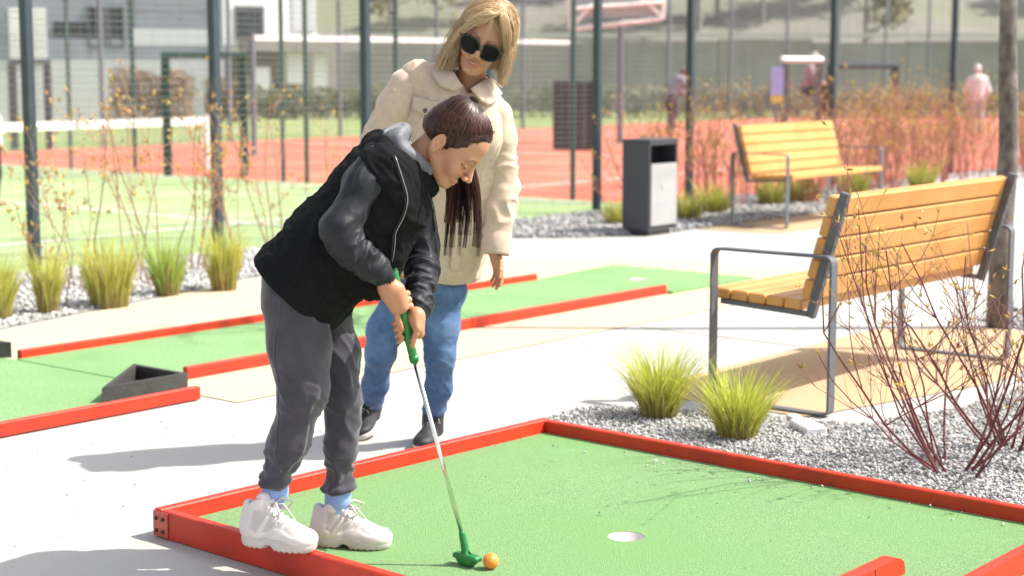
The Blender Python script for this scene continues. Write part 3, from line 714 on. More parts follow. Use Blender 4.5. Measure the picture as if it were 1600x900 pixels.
def clump(label, loc, h, n, seed, hi=(.34, .42, .05), lo=(.13, .20, .03), r0=.075, spread=.45, group=None, wid=.0021, dry=.15):
    o = blades(n, h, r0, spread, wid, lo, hi, seed, dry).build('grass_clump', m_leaf); o.location = tuple(float(x) for x in loc); tag(o, label, 'grass clump', group); return o
GR = 'grass clumps in the gravel beds'
clump('lush green grass clump in the gravel just behind the red course corner', G(1030, 655), .315, 800, 1, group=GR, hi=(.58, .62, .10), lo=(.34, .40, .08), r0=.07, spread=.6)
clump('lush green grass clump in the gravel in front of the near bench leg', G(1152, 687), .29, 800, 2, group=GR, hi=(.58, .63, .10), lo=(.34, .40, .08), r0=.07, spread=.65)
YL = dict(hi=(.56, .56, .12), lo=(.36, .37, .10), group=GR, wid=.004)
clump('yellow green grass clump cut by the left picture edge', G(-4, 500), .38, 380, 3, r0=.08, spread=.4, **YL)
clump('narrow yellow grass clump second from the left picture edge', G(76, 492), .40, 300, 4, r0=.055, spread=.3, **YL)
clump('broadest yellow green grass clump in the row left of the people', G(172, 480), .42, 560, 5, r0=.11, spread=.35, **YL)
clump('green grass clump between the broad clump and the dark fence post', G(262, 462), .37, 380, 6, hi=(.42, .53, .12), lo=(.26, .35, .08), r0=.07, spread=.45, group=GR, wid=.004)
clump('tall grass clump at the foot of the dark fence post nearest the player', G(350, 454), .42, 420, 7, r0=.08, spread=.35, **YL)
for i, (u, v, h, lb) in enumerate(((967, 352, .24, 'small bright grass tuft left of the litter bin'), (1072, 345, .30, 'bright grass tuft right of the litter bin'), (1118, 335, .34, 'olive grass clump between the bin and the far bench'),
        (1205, 322, .36, 'grass tuft under the left half of the far bench'), (1252, 318, .34, 'grass tuft under the middle of the far bench'), (1335, 312, .38, 'grass tuft under the right end of the far bench'), (1440, 300, .4, 'grass tuft in the fence bed above the near bench'))):
    clump(lb, G(u, v), h, 190, 20 + i, r0=.12, spread=.5, group=GR, wid=.007, hi=(.48, .48, .1), lo=(.26, .30, .07))
def shrub(n, h, r0, spread, rad, seed, col0, col1, nb=(2, 4), depth=2, wob=.05, budsz=.010, budn=1.0, straight=.6, blen=.42):
    g = np.random.default_rng(seed); st = MB(); bd = MB(); tips = []
    def grow(p, d, L, r, lev):
        k = 6 if lev == 0 else 4; pts = [p]; q = p.copy(); dd = d.copy()
        for i in range(k):
            dd = dd + g.normal(0, wob * 2.2, 3) + np.array([0, 0, .10 * straight]); dd /= np.linalg.norm(dd); q = q + dd * L / k; q[2] = max(q[2], .02); pts.append(q.copy())
        c = np.array(col0) * g.uniform(.75, 1.25) if lev == 0 else np.array(col1) * g.uniform(.75, 1.25)
        st.tube(pts, np.linspace(r, r * .42, k + 1), 5 if lev == 0 else 4, False, c)
        if lev < depth:
            for _ in range(g.integers(nb[0], nb[1] + 1)):
                i = int(g.integers(max(1, k // 3), k)); e = dd + g.normal(0, .55, 3); e[2] = abs(e[2]) * .6 + .35; e /= np.linalg.norm(e)
                grow(pts[i], e, L * blen * g.uniform(.6, 1.3), r * (1 - i / k * .5) * .6, lev + 1)
        tips.append((pts[-1], dd))
        if lev >= 1 and g.uniform() < budn: tips.append((pts[-2] + g.normal(0, .004, 3), dd + g.normal(0, .5, 3)))
    for i in range(n):
        a = g.uniform(0, 6.283); rr = r0 * math.sqrt(g.uniform()); sp = spread * g.uniform(.25, 1.15)
        d = np.array([math.cos(a) * sp, math.sin(a) * sp, 1.0]); d /= np.linalg.norm(d)
        grow(np.array([rr * math.cos(a), rr * math.sin(a), -.01]), d, h * g.uniform(.6, 1.15), rad * g.uniform(.7, 1.25), 0)
    for p, d in tips:
        if g.uniform() > budn: continue
        d = d / np.linalg.norm(d)
        for _ in range(int(g.integers(1, 4))):
            e = d + g.normal(0, .5, 3); e /= np.linalg.norm(e); s = budsz * g.uniform(.6, 1.5); x = np.cross(e, g.normal(0, 1, 3)); x /= np.linalg.norm(x); y = np.cross(e, x)
            v = [p, p + e * s * 1.1 + x * s * .5, p + e * s * 2.4, p + e * s * 1.1 - x * s * .5, p + e * s * 1.2 + y * s * .35]
            c = np.array([.62, .47, .13]) * g.uniform(.7, 1.3) if g.uniform() < .75 else np.array([.55, .27, .12])
            bd.add(v, [(0, 1, 4), (1, 2, 4), (2, 3, 4), (3, 0, 4), (0, 3, 2, 1)], c)
    return st, bd
m_stem = M('shrub_stems', (1, 1, 1), None, rough=.45, attr='col')
m_bud = M('shrub_buds', (1, 1, 1), None, rough=.5, attr='col'); translucent(m_bud, .4)
def shrub_thing(name, label, loc, group=None, **k):
    t = thing(name, label, 'shrub', loc, 0, group); s, b = shrub(**k); s.build('stems', m_stem, t, smooth=True); b.build('buds', m_bud, t)['kind'] = 'stuff'; return t
RED0, RED1 = (.13, .026, .026), (.24, .048, .042)
shrub_thing('dogwood_shrub', 'dark red stemmed shrub budding in the gravel in front of the near bench back', G(1492, 738), n=16, h=.98, r0=.12, spread=1.2, rad=.0050, seed=5, col0=RED0, col1=(.19, .065, .06), nb=(3, 5), depth=2, budsz=.009, budn=.4, group='red stemmed shrubs at right')
shrub_thing('dogwood_shrub', 'dark red stemmed shrub in the gravel at the right picture edge', G(1578, 700), n=16, h=.96, r0=.10, spread=1.1, rad=.0052, seed=9, col0=RED0, col1=(.19, .065, .06), nb=(3, 5), depth=2, budsz=.009, budn=.4, group='red stemmed shrubs at right')
BR0, BR1 = (.20, .10, .06), (.26, .13, .08)
LS = [(88, 480, 'leftmost yellow budded shrub growing behind the narrow grass clump'), (125, 455, 'tall yellow budded shrub behind the broad grass clump'), (205, 440, 'sparse budded shrub between the broad clump and the green clump'), (250, 450, 'forked yellow budded shrub beside the green grass clump'),
      (300, 425, 'thin budded shrub just left of the dark fence post'), (385, 425, 'budded shrub right of the dark fence post near the player'), (440, 410, 'budded shrub hidden partly by the player in black'), (535, 385, 'budded shrub seen between the two people and the fence')]
for i, (u, v, lb) in enumerate(LS):
    shrub_thing('budding_shrub', lb, G(u, v), n=4, h=1.08, r0=.07, spread=.30, rad=.0062, seed=40 + i, col0=(.30, .17, .11), col1=(.40, .25, .15), nb=(2, 4), depth=2, budsz=.013, budn=.9, group='sparse shrubs along the left fence', blen=.4)
protos = []
for k in range(4):
    protos.append(shrub_thing('fence_shrub', 'russet budding shrub in the dense row along the fence behind the far bench', W(12.6 + k, 9.2, 0), n=13, h=.90, r0=.3, spread=.34, rad=.0072, seed=70 + k, col0=(.34, .12, .085), col1=(.44, .18, .13), nb=(3, 5), depth=2, budsz=.013, budn=.6, group='russet shrubs along the right fence', blen=.42))
g = np.random.default_rng(3)
for i in range(34):
    a = 13.6 + i * .40 + g.uniform(-.2, .2); b = g.uniform(8.75, 9.75)
    if i < 3: b = g.uniform(9.1, 9.8)
    if i < 4: protos[i].location = tuple(W(a, b)); protos[i].rotation_euler[2] = g.uniform(0, 6)
    else: dup(protos[i % 4], W(a, b), g.uniform(0, 6.28), scale=float(g.uniform(.85, 1.2)))
# ---- trees
def tree(name, label, loc, h, r, seed, crown_from, nl_, leaf, leafn, spread, group=None, bark=None, rz=0, cmat=None):
    g = np.random.default_rng(seed); t = thing(name, label, 'tree', loc, rz, group); tr = MB(); tw = MB(); lf = MB()
    k = 10; pts = [np.array([0, 0, -.05])]
    for i in range(k): pts.append(pts[-1] + np.array([g.normal(0, .012 * h / 4), g.normal(0, .012 * h / 4), h / k]))
    tr.tube(pts, np.linspace(r * 1.12, r * .25, k + 1) + np.array([r * .25] + [0] * k), 12)
    def limb(p, d, L, rr, lev):
        q = p.copy(); dd = d.copy(); ps = [p]
        for i in range(4):
            dd = dd + g.normal(0, .14, 3) + np.array([0, 0, .08]); dd /= np.linalg.norm(dd); q = q + dd * L / 4; ps.append(q.copy())
        tw.tube(ps, np.linspace(rr, rr * .35, 5), 5 if lev < 1 else 3, False)
        if lev < 2:
            for _ in range(4 if lev == 0 else 5):
                e = dd + g.normal(0, .6, 3); e /= np.linalg.norm(e); limb(ps[int(g.integers(1, 5))], e, L * .55 * g.uniform(.6, 1.3), rr * .45, lev + 1)
        if lev >= 1:
            for _ in range(leafn):
                c = ps[int(g.integers(1, 5))] + g.normal(0, .09 * h / 4, 3); n = g.normal(0, 1, 3); n /= np.linalg.norm(n); x = np.cross(n, g.normal(0, 1, 3)); x /= np.linalg.norm(x); y = np.cross(n, x); s = leaf * g.uniform(.5, 1.4)
                lf.add([c - x * s, c - y * s * .6, c + x * s, c + y * s * .6], [(0, 1, 2, 3)], np.array([.27, .24, .11]) * g.uniform(.5, 1.5, 1) * np.array([1, g.uniform(.85, 1.15), 1]))
    for i in range(nl_):
        z = h * g.uniform(crown_from, .97); j = min(k - 1, int(z / h * k)); p = pts[j] + (pts[j + 1] - pts[j]) * (z / h * k - j); a = g.uniform(0, 6.28)
        d = np.array([math.cos(a), math.sin(a), g.uniform(.5, 1.1)]); d /= np.linalg.norm(d); limb(p, d, spread * h * (1.15 - z / h * .7), r * .3, 0)
    tr.build('trunk', bark or m_bark, t, smooth=True); tw.build('limbs', bark or m_bark, t)
    if lf.n: lf.build('crown', cmat or m_bud, t)['kind'] = 'stuff'
    return t
tree('young_tree', 'slim bare young tree trunk standing in the gravel behind the near bench', G(1562, 512), 5.2, .058, 4, .52, 9, .02, 1, .26)
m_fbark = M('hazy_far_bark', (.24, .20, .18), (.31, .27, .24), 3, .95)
fp = [tree('hillside_tree', 'bare brownish tree on the pale hillside beyond the wall', (0, 62, 0), 6.5, .13, 60 + k, .25, 16, .16, 5, .34, 'bare trees on the hillside', m_fbark) for k in range(3)]
g = np.random.default_rng(8); n_ = 0
for i in range(46):
    y = 63 + 55 * g.uniform() ** 1.3; x = g.uniform(-.32, .36) * y
    if x < -.1 * y and y < 68: y += 12
    tt_ = min(1, (y - 60) / 70); z = 22 * tt_ ** 1.15 - .4
    if n_ < 3: o = fp[n_]; o.location = (x, y, z)
    else: dup(fp[n_ % 3], (x, y, z), g.uniform(0, 6.28), scale=float(g.uniform(.7, 1.25)))
    n_ += 1
def hedge(label, x0, x1, Y, h, d, n, col, seed):
    g = np.random.default_rng(seed); mb = MB(); bs = np.array([(x0 + x1) / 2, Y, -.05]); t = thing('hedge', label, 'hedge', bs)
    for i in range(n):
        c = np.array([g.uniform(x0, x1) - bs[0], g.uniform(-d / 2, d / 2), 0]); hh = h * (.75 + .35 * gnoise(np.array([[c[0] * 1.2 + seed, c[1], 3.]]))[0]); c[2] = hh * g.uniform() ** .7
        n_ = g.normal(0, 1, 3); n_ /= np.linalg.norm(n_); x = np.cross(n_, g.normal(0, 1, 3)); x /= np.linalg.norm(x); y = np.cross(n_, x); s = .06 * g.uniform(.5, 1.6)
        mb.add([c - x * s, c - y * s * .5, c + x * s, c + y * s * .5], [(0, 1, 2, 3)], np.array(col) * g.uniform(.6, 1.4))
    mb.build('foliage', m_bud, t)['kind'] = 'stuff'; st = MB()
    for i in range(14):
        x = g.uniform(x0, x1) - bs[0]; y = g.uniform(-d / 3, d / 3); st.tube([(x, y, 0), (x + g.normal(0, .1), y, h * .45), (x + g.normal(0, .2), y, h * .8)], [.03, .02, .008], 4)
    st.build('stems', m_fbark, t)['kind'] = 'stuff'
hedge('leafless brown hedge in front of the clad building', xat(178, 43), xat(305, 43), 43, 1.75, .9, 2600, (.33, .22, .16), 1)
hedge('brownish hedge left of the white house', xat(325, 46), xat(392, 46), 46, 1.5, .8, 1300, (.30, .24, .17), 2)
hedge('long dull green hedge below the white house', xat(395, 49), xat(640, 49), 49, 1.15, .9, 3600, (.22, .22, .14), 3)
hedge('long brown grey hedge across the verge right of the woman', xat(800, 50), xat(1240, 50), 50, 1.2, .9, 5200, (.27, .25, .18), 4)
hedge('olive hedge at the far right behind the russet shrubs', xat(1230, 49), xat(1700, 49), 49, 1.1, .9, 5200, (.27, .26, .16), 5)

bs = G(1262, 672, .012); t = thing('concrete_footing', 'pale concrete footing piece lying in the gravel at the near bench leg', 'concrete piece', bs, PHI + .9)
m_ft = M('pale_cast_concrete', (.58, .57, .60), (.66, .65, .67), 60, .9, .3, 120)
MB().box((-.09, -.045, -.01), (.09, .045, .028), bev=.006).build('slab', m_ft, t)
MB().box((.10, -.05, -.01), (.24, .0, .016), bev=.004).build('slab_fragment', m_ft, t)
# ================================================================== PEOPLE
def A(*x): return np.array(x, float)
def unit(x): x = np.asarray(x, float); return x / np.linalg.norm(x)
m_skin = M('skin', (1, 1, 1), None, rough=.5, attr='col', sss=.12, bump=.04, bscale=240)
m_hair = M('hair_strands', (1, 1, 1), None, rough=.38, attr='col', spec=.28)
m_cloth = M('black_padded_cloth', (.0055, .0055, .0065), (.009, .009, .010), 60, .85, .15, 420, spec=.12)
m_satin = M('grey_satin_sleeve', (.012, .0125, .017), (.019, .020, .026), 14, .5, .1, 300, spec=.25, sheen=.06)
m_lining = M('grey_hood_lining', (.11, .11, .125), (.15, .15, .168), 20, .55, .2, 300, sheen=.4)
m_velour = M('dark_grey_velour', (.034, .031, .042), (.058, .054, .070), 9, .85, .25, 260, sheen=.4)
m_wool = M('beige_wool', (.52, .39, .295), (.61, .465, .36), 55, .9, .35, 330, sheen=.5)
m_denim = M('blue_denim', (.036, .080, .185), (.072, .145, .30), 34, .85, .3, 420, c3=(.14, .23, .41), scale3=7)
m_shoe = M('white_leather', (.92, .92, .92), (1, 1, 1), 12, .5, .15, 260, attr='col')
m_sole = M('white_rubber_sole', (.46, .41, .38), (.56, .51, .48), 40, .65)
m_sock = M('pale_blue_sock', (.22, .33, .62), (.28, .40, .70), 80, .9, .4, 300)
m_bshoe = M('black_canvas', (.014, .014, .015), (.022, .022, .024), 40, .6, .2, 300)
m_lens = M('dark_sunglass_lens', (.006, .006, .007), None, rough=.15, spec=.12)
m_button = M('dark_horn_button', (.05, .035, .025), (.09, .065, .045), 60, .35)
m_zip = M('metal_zip', (.35, .35, .36), None, rough=.35, metal=.8)
SK = A(.47, .235, .135)

def head_sdf(c, F, s, gaze=0.0, ear=True, smile=0.0, cran=1.0, nose=(.111, -.032), chin=(0, 0), earp=(0, 0), slim=1.0):
    """F rows: forward, left, up. Returns the field and a local->world function."""
    c = np.asarray(c, float); F = np.asarray(F, float)
    L = lambda f, l, u: c + s * (f * F[0] + l * F[1] + u * F[2]); f = SDF()
    f.u(ell(L(-.008, 0, .043), A(.098, .075, .083) * s * cran, F), .01)
    f.u(ell(L(.030 + chin[0] * .5, 0, -.030), A(.058, .057 * slim, .080 - chin[1] * .6) * s, F), .03)
    for e in (-1, 1):
        f.u(cone(L(-.012, e * .052 * slim, -.045), L(.058 + chin[0], e * .018, -.097 + chin[1]), .019 * s, .015 * s), .02)
        f.u(ell(L(.064, e * .034, -.028), A(.022, .024, .024) * s, F), .022)
    f.u(ell(L(.068 + chin[0], 0, -.098 + chin[1]), A(.017, .019, .016) * s, F), .02)
    f.u(ell(L(.078, 0, .022), A(.012, .044, .013) * s, F), .02)
    f.u(cone(L(.088, 0, .010), L(nose[0], 0, nose[1]), .0075 * s, .0098 * s), .012)
    for e in (-1, 1):
        f.u(ell(L(nose[0] - .011, e * .0115, nose[1] - .005), A(.010, .0075, .0075) * s, F), .006)
        f.cut(ell(L(.098, e * .031, -.002), A(.016, .0165, .0125) * s, F), .016)
        f.u(ell(L(.0765, e * .031, -.002), A(.0135, .0145, .0125) * s, F), .002)
        f.u(cone(L(.0865, e * .016, .003 + .004 * gaze), L(.083, e * .046, .002), .0035 * s, .0035 * s), .006)
    f.u(ell(L(.0885, 0, -.0645), A(.009, .021 + .004 * smile, .0050) * s, F), .009)
    f.u(ell(L(.0870, 0, -.0740), A(.009, .017, .0055 - .0018 * smile) * s, F), .008)
    if smile:
        for e in (-1, 1): f.u(ell(L(.068, e * .040, -.038), A(.020, .016, .014) * s, F), .012)
    for e in (-1, 1):
        f.cut(cone(L(.1015, 0, -.0690), L(.082, e * (.024 + .008 * smile), -.0680 + .010 * smile), .0016 * s, .0016 * s), .004)
    f.cut(cone(L(.1025, 0, -.046), L(.1015, 0, -.056), .0018 * s, .0024 * s), .006)
    if ear:
        for e in (-1, 1):
            E = frame(F[0] * .9 + F[1] * e * -.35, F[2] + F[0] * -.18)
            f.u(ell(L(-.026 + earp[0], e * .077, .002 + earp[1]), A(.019, .031, .009) * s, E), .006)
            f.u(ell(L(-.022 + earp[0], e * .076, -.026 + earp[1]), A(.010, .012, .007) * s, E), .006)
            f.cut(ell(L(-.022 + earp[0], e * .084, .003 + earp[1]), A(.010, .019, .006) * s, E), .005)
            f.u(cone(L(-.020 + earp[0], e * .080, -.010 + earp[1]), L(-.030 + earp[0], e * .082, .004 + earp[1]), .003 * s, .003 * s), .004)
    return f, L
def paint_face(v, c, F, s, lips=(.46, .15, .12), brow=(.10, .06, .04), lash=True, smile=0, closed=True):
    q = (v - np.asarray(c)) @ np.asarray(F).T / s; col = np.tile(SK, (len(v), 1)); f, l, u = q.T; al = np.abs(l)
    def blend(m, c2):
        nonlocal col; col = col * (1 - m[:, None]) + np.asarray(c2) * m[:, None]
    blend(.55 * np.exp(-(((al - .040) / .020) ** 2 + ((u + .032) / .018) ** 2)) * (f > .03), (.58, .22, .16))
    blend(.35 * np.exp(-((l / .014) ** 2 + ((u + .033) / .012) ** 2)) * (f > .09), (.58, .22, .15))
    lipm = np.exp(-((al / (.022 + .010 * smile)) ** 6)) * np.exp(-(((u - smile * 7.0 * al ** 2 + .0695 + .003 * smile) / ((.0080 - .0024 * smile) * (1 - .5 * (al / .026) ** 2).clip(.3, 1))) ** 4)) * (f > .07)
    blend(.9 * lipm, lips)
    bc = .021 + .010 * np.clip((al - .012) / .022, 0, 1) - .016 * np.clip((al - .034) / .016, 0, 1) ** 1.5
    blend(.85 * np.exp(-(((u - bc) / (.0036 * (1.2 - .6 * np.clip((al - .015) / .035, 0, 1)))) ** 2)) * np.clip((al - .010) / .004, 0, 1) * np.clip((.051 - al) / .004, 0, 1) * (f > .05), brow)
    lc = -.0065 + .0022 * ((al - .031) / .014) ** 2 * -1 + .003
    if lash:
        m = np.exp(-(((u + .0062 - .0045 * ((al - .031) / .014) ** 2) / .0024) ** 2)) * (np.abs(al - .031) < .0165) * (f > .05)
        blend(.9 * m, (.03, .02, .02))
        blend(.35 * np.exp(-(((u - .003) / .006) ** 2 + ((al - .031) / .014) ** 2)) * (f > .05), (.36, .19, .13))
    blend(.5 * np.exp(-((u + .022) / .02) ** 2) * np.exp(-((f + .022) / .014) ** 2) * (al > .07), (.60, .26, .19))
    return col
def finger(f, pts, r, k=.0035): f.chain(pts, np.linspace(r * 1.08, r * .82, len(pts)), k); return f
def shoe_sdf(heel, toe, up, L, wid, h, chunky=True):
    """heel/toe: ground points; returns (upper, sole) fields and frame function"""
    fx = unit(toe - heel); fz = unit(up - fx * (up @ fx)); fy = np.cross(fz, fx); F = np.array([fx, fy, fz])
    Q = lambda x, y, z: heel + fx * x * L + fy * y * wid + fz * z * h
    up_ = SDF()
    up_.u(ell(Q(.20, 0, .36), A(.19 * L, .40 * wid, .30 * h), F), .02)
    up_.u(ell(Q(.62, 0, .25), A(.34 * L, .46 * wid, .24 * h), F), .03)
    up_.u(ell(Q(.80, 0, .24), A(.19 * L, .44 * wid, .20 * h), F), .02)
    up_.u(cone(Q(.24, 0, .40), Q(.27, 0, .92), .36 * wid, .37 * wid), .03)
    up_.u(cone(Q(.38, 0, .62), Q(.66, 0, .42), .24 * wid, .22 * wid), .03)
    up_.u(cone(Q(.03, 0, .30), Q(.06, 0, .84), .12 * wid, .10 * wid), .03)
    up_.cut(ell(Q(.24, 0, 1.06), A(.15 * L, .30 * wid, .30 * h), F), .01)
    up_.keep(rbox(Q(.5, 0, .62), A(.62 * L, .9 * wid, .52 * h), F, .01), .004)
    so = SDF(); t = .105 if not chunky else .135
    so.u(ell(Q(.20, 0, t), A(.215 * L, .44 * wid, .30 * h), F), .02)
    so.u(ell(Q(.70, 0, t), A(.30 * L, .52 * wid, .30 * h), F), .03)
    so.u(ell(Q(.48, 0, t), A(.30 * L, .42 * wid, .30 * h), F), .03)
    so.keep(rbox(Q(.5, 0, t), A(.70 * L, .9 * wid, t * h * 1.12), F, .006), .006)
    if chunky:
        for i in range(13):
            x = .06 + .072 * i
            for e in (-1, 1): so.cut(cone(Q(x, e * .66, .0), Q(x, e * .30, -.01), .0058, .0045), .002)
        for e in (-1, 1):
            so.cut(cone(Q(-.1, e * .56, .155), Q(.5, e * .50, .150), .0022, .0022), .002); so.cut(cone(Q(.45, e * .58, .150), Q(1.05, e * .56, .140), .0022, .0022), .002)
        so.cut(cone(Q(.44, -.8, -.02), Q(.44, .8, -.02), .016, .016), .01)
    return up_, so, Q, F
def bbox(pts, m): p = np.array(pts); return p.min(0) - m, p.max(0) + m

# ------------------------------------------------------------------ the player bent over the putter
gb = P(490, 850, 4.7); gb[2] = 0
pl = thing('person', 'dark haired person in black vest and grey trousers bent over a green putter', 'person', gb)
YG = 4.70
hc = P(707, 225, YG - .02); HF = frame(unit(A(.60, -.22, -.77)), A(.3, 1, 0)); HF = np.array([HF[0], HF[1], np.cross(HF[0], HF[1])])
HS = .93
hf, HL = head_sdf(hc, HF, HS, cran=1.0, nose=(.1145, -.028), chin=(.006, .008), earp=(.012, -.010), slim=.92)
neck0, neck1 = P(640, 262, YG + .01), HL(-.035, 0, -.035)
hf.u(cone(neck0, neck1, .047, .041), .012)
hv, hq = hf.mesh(*bbox([HL(.1, .1, .16), HL(-.12, -.1, -.14), HL(.12, -.1, -.14), HL(-.1, .1, .16), neck0, HL(.1, -.1, .1), HL(0, 0, .15)], .03), .0024)
hcol = paint_face(hv, hc, HF, HS)
parts = [(hv, hq, hcol)]
# joints
pel = P(480, 436, 4.71); chest = P(596, 300, 4.71)
sN, eN, wN = P(582, 268, 4.555), P(523, 366, 4.50), P(601, 434, 4.575)
sF, eF, wF = P(640, 292, 4.86), P(662, 398, 4.86), P(651, 494, 4.70)
hN, kN, aN = P(462, 452, 4.645), P(470, 606, 4.62), P(429, 768, 4.665)
hF_, kF, aF = P(512, 455, 4.785), P(541, 618, 4.775), P(527, 778, 4.80)
bd = SDF()
bd.u(ecyl(P(470, 448, 4.71), P(612, 286, 4.71), frame(P(612, 286, 4.71) - P(470, 448, 4.71), A(.8, 0, .62)), (.085, .11), (.085, .13), .05), .03)
bd.u(cone(P(606, 290, 4.71), neck0, .06, .045), .04)
for s, e, w in ((sN, eN, wN), (sF, eF, wF)): bd.chain([s, e, w], [.030, .030, .023], .02)
for h, k, a in ((hN, kN, aN), (hF_, kF, aF)): bd.chain([h + A(-.02, 0, 0), k + A(-.004, 0, 0), a], [.055, .038, .030], .03)
bv, bq = bd.mesh(*bbox([pel, chest, sN, eN, wN, sF, eF, wF, kN, aN, aF, neck0], .14), .008)
parts.append((bv, bq, SK))
# hands round the grip
g0, g1 = P(611, 416, 4.615), P(648, 566, 4.645)       # grip axis
gd = unit(g1 - g0); toC = A(0, -1, 0); gs = unit(np.cross(gd, toC)); gs = gs if gs[0] > 0 else -gs   # picture right
toC = unit(np.cross(gs, gd)); toC = toC if toC[1] < 0 else -toC
def gp(t, r, ang):                                   # point round the grip: ang 0 = towards camera, 90 = right, -90 = left
    a = R(ang); return g0 + gd * t + r * (toC * math.cos(a) + gs * math.sin(a))
hn = SDF()
hn.u(cone(wN, gp(.055, .038, -25), .024, .026), .02)
hn.u(ell(gp(.082, .030, -12), A(.042, .027, .017), frame(gp(.115, .026, -5) - wN, gs)), .02)
hn.u(cone(gp(.05, .038, -40), gp(.105, .030, -22), .020, .017), .02)
hn.u(cone(gp(.06, .034, 10), gp(.110, .028, 12), .017, .016), .02)
for i, (t, r) in enumerate(((.070, .0080), (.088, .0085), (.106, .0086))):       # three fingers wrap to the right and behind
    finger(hn, [gp(t, .031, 15), gp(t + .012, .030, 62), gp(t + .016, .027, 112), gp(t + .012, .024, 168), gp(t + .008, .023, 205)], r)
finger(hn, [gp(.112, .030, -18), gp(.137, .030, -28), gp(.158, .025, -30), gp(.176, .021, -28)], .0082)      # index down the shaft
finger(hn, [gp(.060, .036, -52), gp(.088, .033, -78), gp(.112, .026, -95), gp(.130, .022, -102)], .0092)     # thumb along the left
v, q = hn.mesh(*bbox([wN, gp(.2, .03, 0), gp(0, .05, 90), gp(.1, .05, -90), gp(.1, .05, 180)], .04), .0019); parts.append((v, q, SK * A(1, .93, .88)))
hf2 = SDF()
hf2.u(cone(wF, gp(.150, .036, 95), .022, .022), .02)
hf2.u(ell(gp(.170, .032, 92), A(.038, .024, .016), frame(gp(.205, .030, 95) - wF, toC)), .02)
hf2.u(cone(gp(.160, .034, 115), gp(.205, .032, 112), .017, .016), .02)
for i, (t, r, ln) in enumerate(((.150, .0080, 1), (.168, .0083, 1), (.186, .0080, 1), (.203, .0072, .9))):
    finger(hf2, [gp(t, .033, 118), gp(t + .006, .031, 165), gp(t + .010, .030, 215), gp(t + .010, .030, 262), gp(t + .004, .0255, 300), gp(t - .004, .022, 318)], r)
finger(hf2, [gp(.168, .036, 75), gp(.195, .034, 48), gp(.213, .026, 30), gp(.228, .022, 18)], .0086)
v, q = hf2.mesh(*bbox([wF, gp(.24, .03, 0), gp(.1, .05, 90), gp(.17, .06, -90), gp(.17, .06, 180)], .04), .0019); parts.append((v, q, SK * A(1, .93, .88)))
V, Q_, C_ = joinm(parts); mk('body', V, Q_, m_skin, pl, True, gb, C_)
# eye: dark lash tuft on the near side is painted; add a thin lash ribbon
# trousers
tr = SDF(); tax = unit(A(.61, 0, .79))
tr.u(ell(P(474, 446, 4.715), A(.118, .112, .100), frame(A(.79, 0, -.5), A(0, 1, 0))), .03)
tr.chain([hN + A(.0, -.005, -.02), P(466, 540, 4.625), kN + A(.004, 0, 0), P(452, 690, 4.635), aN + A(.006, 0, .046)], [.095, .081, .065, .051, .044], .04)
tr.chain([hF_ + A(-.025, 0, -.02), P(522, 545, 4.785), P(536, 618, 4.775), P(533, 700, 4.785), aF + A(.002, 0, .050)], [.080, .068, .053, .047, .041], .025)
for a, r in ((aN, .042), (aF, .040)):
    tr.u(torus(a + A(.003, 0, .030), frame(A(1, 0, .1), A(0, 1, 0)), r, r, .010), .008)
tv, tq = tr.mesh(*bbox([hN, kN, aN, hF_, kF, aF, P(400, 440, 4.7), P(480, 400, 4.7)], .13), .0048)
tv = folds(tv, tq, .007, 9, st=(1, 1, .55), seed=4)
cuffm = np.maximum(gauss(tv, aN + A(0, 0, .05), .11), gauss(tv, aF + A(0, 0, .05), .11)); kneem = gauss(tv, kF, .13) + .6 * gauss(tv, kN, .12) + .8 * gauss(tv, hF_ - A(0, 0, .05), .12)
tv = folds(tv, tq, .013, 17, st=(.8, .8, 1.5), mask=cuffm, seed=9); tv = folds(tv, tq, .010, 14, F=frame(A(.7, .2, .7), A(0, 1, 0)), st=(1.6, .6, .6), mask=np.clip(kneem, 0, 1), seed=14)
tv = relax(tv, tq, 1); tro = mk('trousers', tv, tq, m_velour, pl, True, gb)
# side seam piping on the near leg
seam = [P(440, 446, 4.552), P(444, 520, 4.540), P(447, 600, 4.549), P(444, 680, 4.574), P(438, 738, 4.609)]
def snap(p, v, out): i = ((v - p) ** 2).sum(1).argmin(); return v[i] + np.asarray(out)
sp_ = [snap(p, tv, (0, -.001, 0)) for p in [seam[0] + (seam[-1] - seam[0]) * t for t in np.linspace(0, 1, 26)]]
MB().tube(sp_, .0022, 4).build('seam', m_velour, tro, True, gb)
# vest: elliptic barrel along the bent back
ax0, ax1 = P(458, 461, 4.71), P(612, 287, 4.71); AX = unit(ax1 - ax0); TK = unit(np.cross(A(0, 1, 0), AX)); TK = TK if TK[0] > 0 else -TK
VF = np.array([AX, TK, np.cross(AX, TK)])
vs = SDF(); vs.u(ecyl(ax0, ax1 + AX * .01, VF, (.152, .180), (.138, .172), .016), .02)
vs.u(ell(P(622, 282, 4.71), A(.09, .095, .16), VF), .05)
vs.u(cone(P(598, 260, 4.585), P(598, 262, 4.83), .066, .068), .05)
vs.u(cone(P(640, 330, 4.64), P(588, 440, 4.64), .045, .05), .05); vs.u(cone(P(640, 330, 4.78), P(585, 440, 4.78), .045, .05), .05)
vs.keep(lambda p: (-((p - ax0.astype(np.float32)) @ AX.astype(np.float32)) + .002).astype(np.float32), .008)
vs.cut(cone(neck0 - AX * .02, HL(-.03, 0, -.02), .060, .075), .015)
vv, vq = vs.mesh(*bbox([ax0 - TK * .17, ax0 + TK * .17, ax1 + TK * .2, ax1 - TK * .17, P(600, 250, 4.5), P(600, 250, 4.92), P(470, 450, 4.5), P(470, 450, 4.92)], .07), .0052)
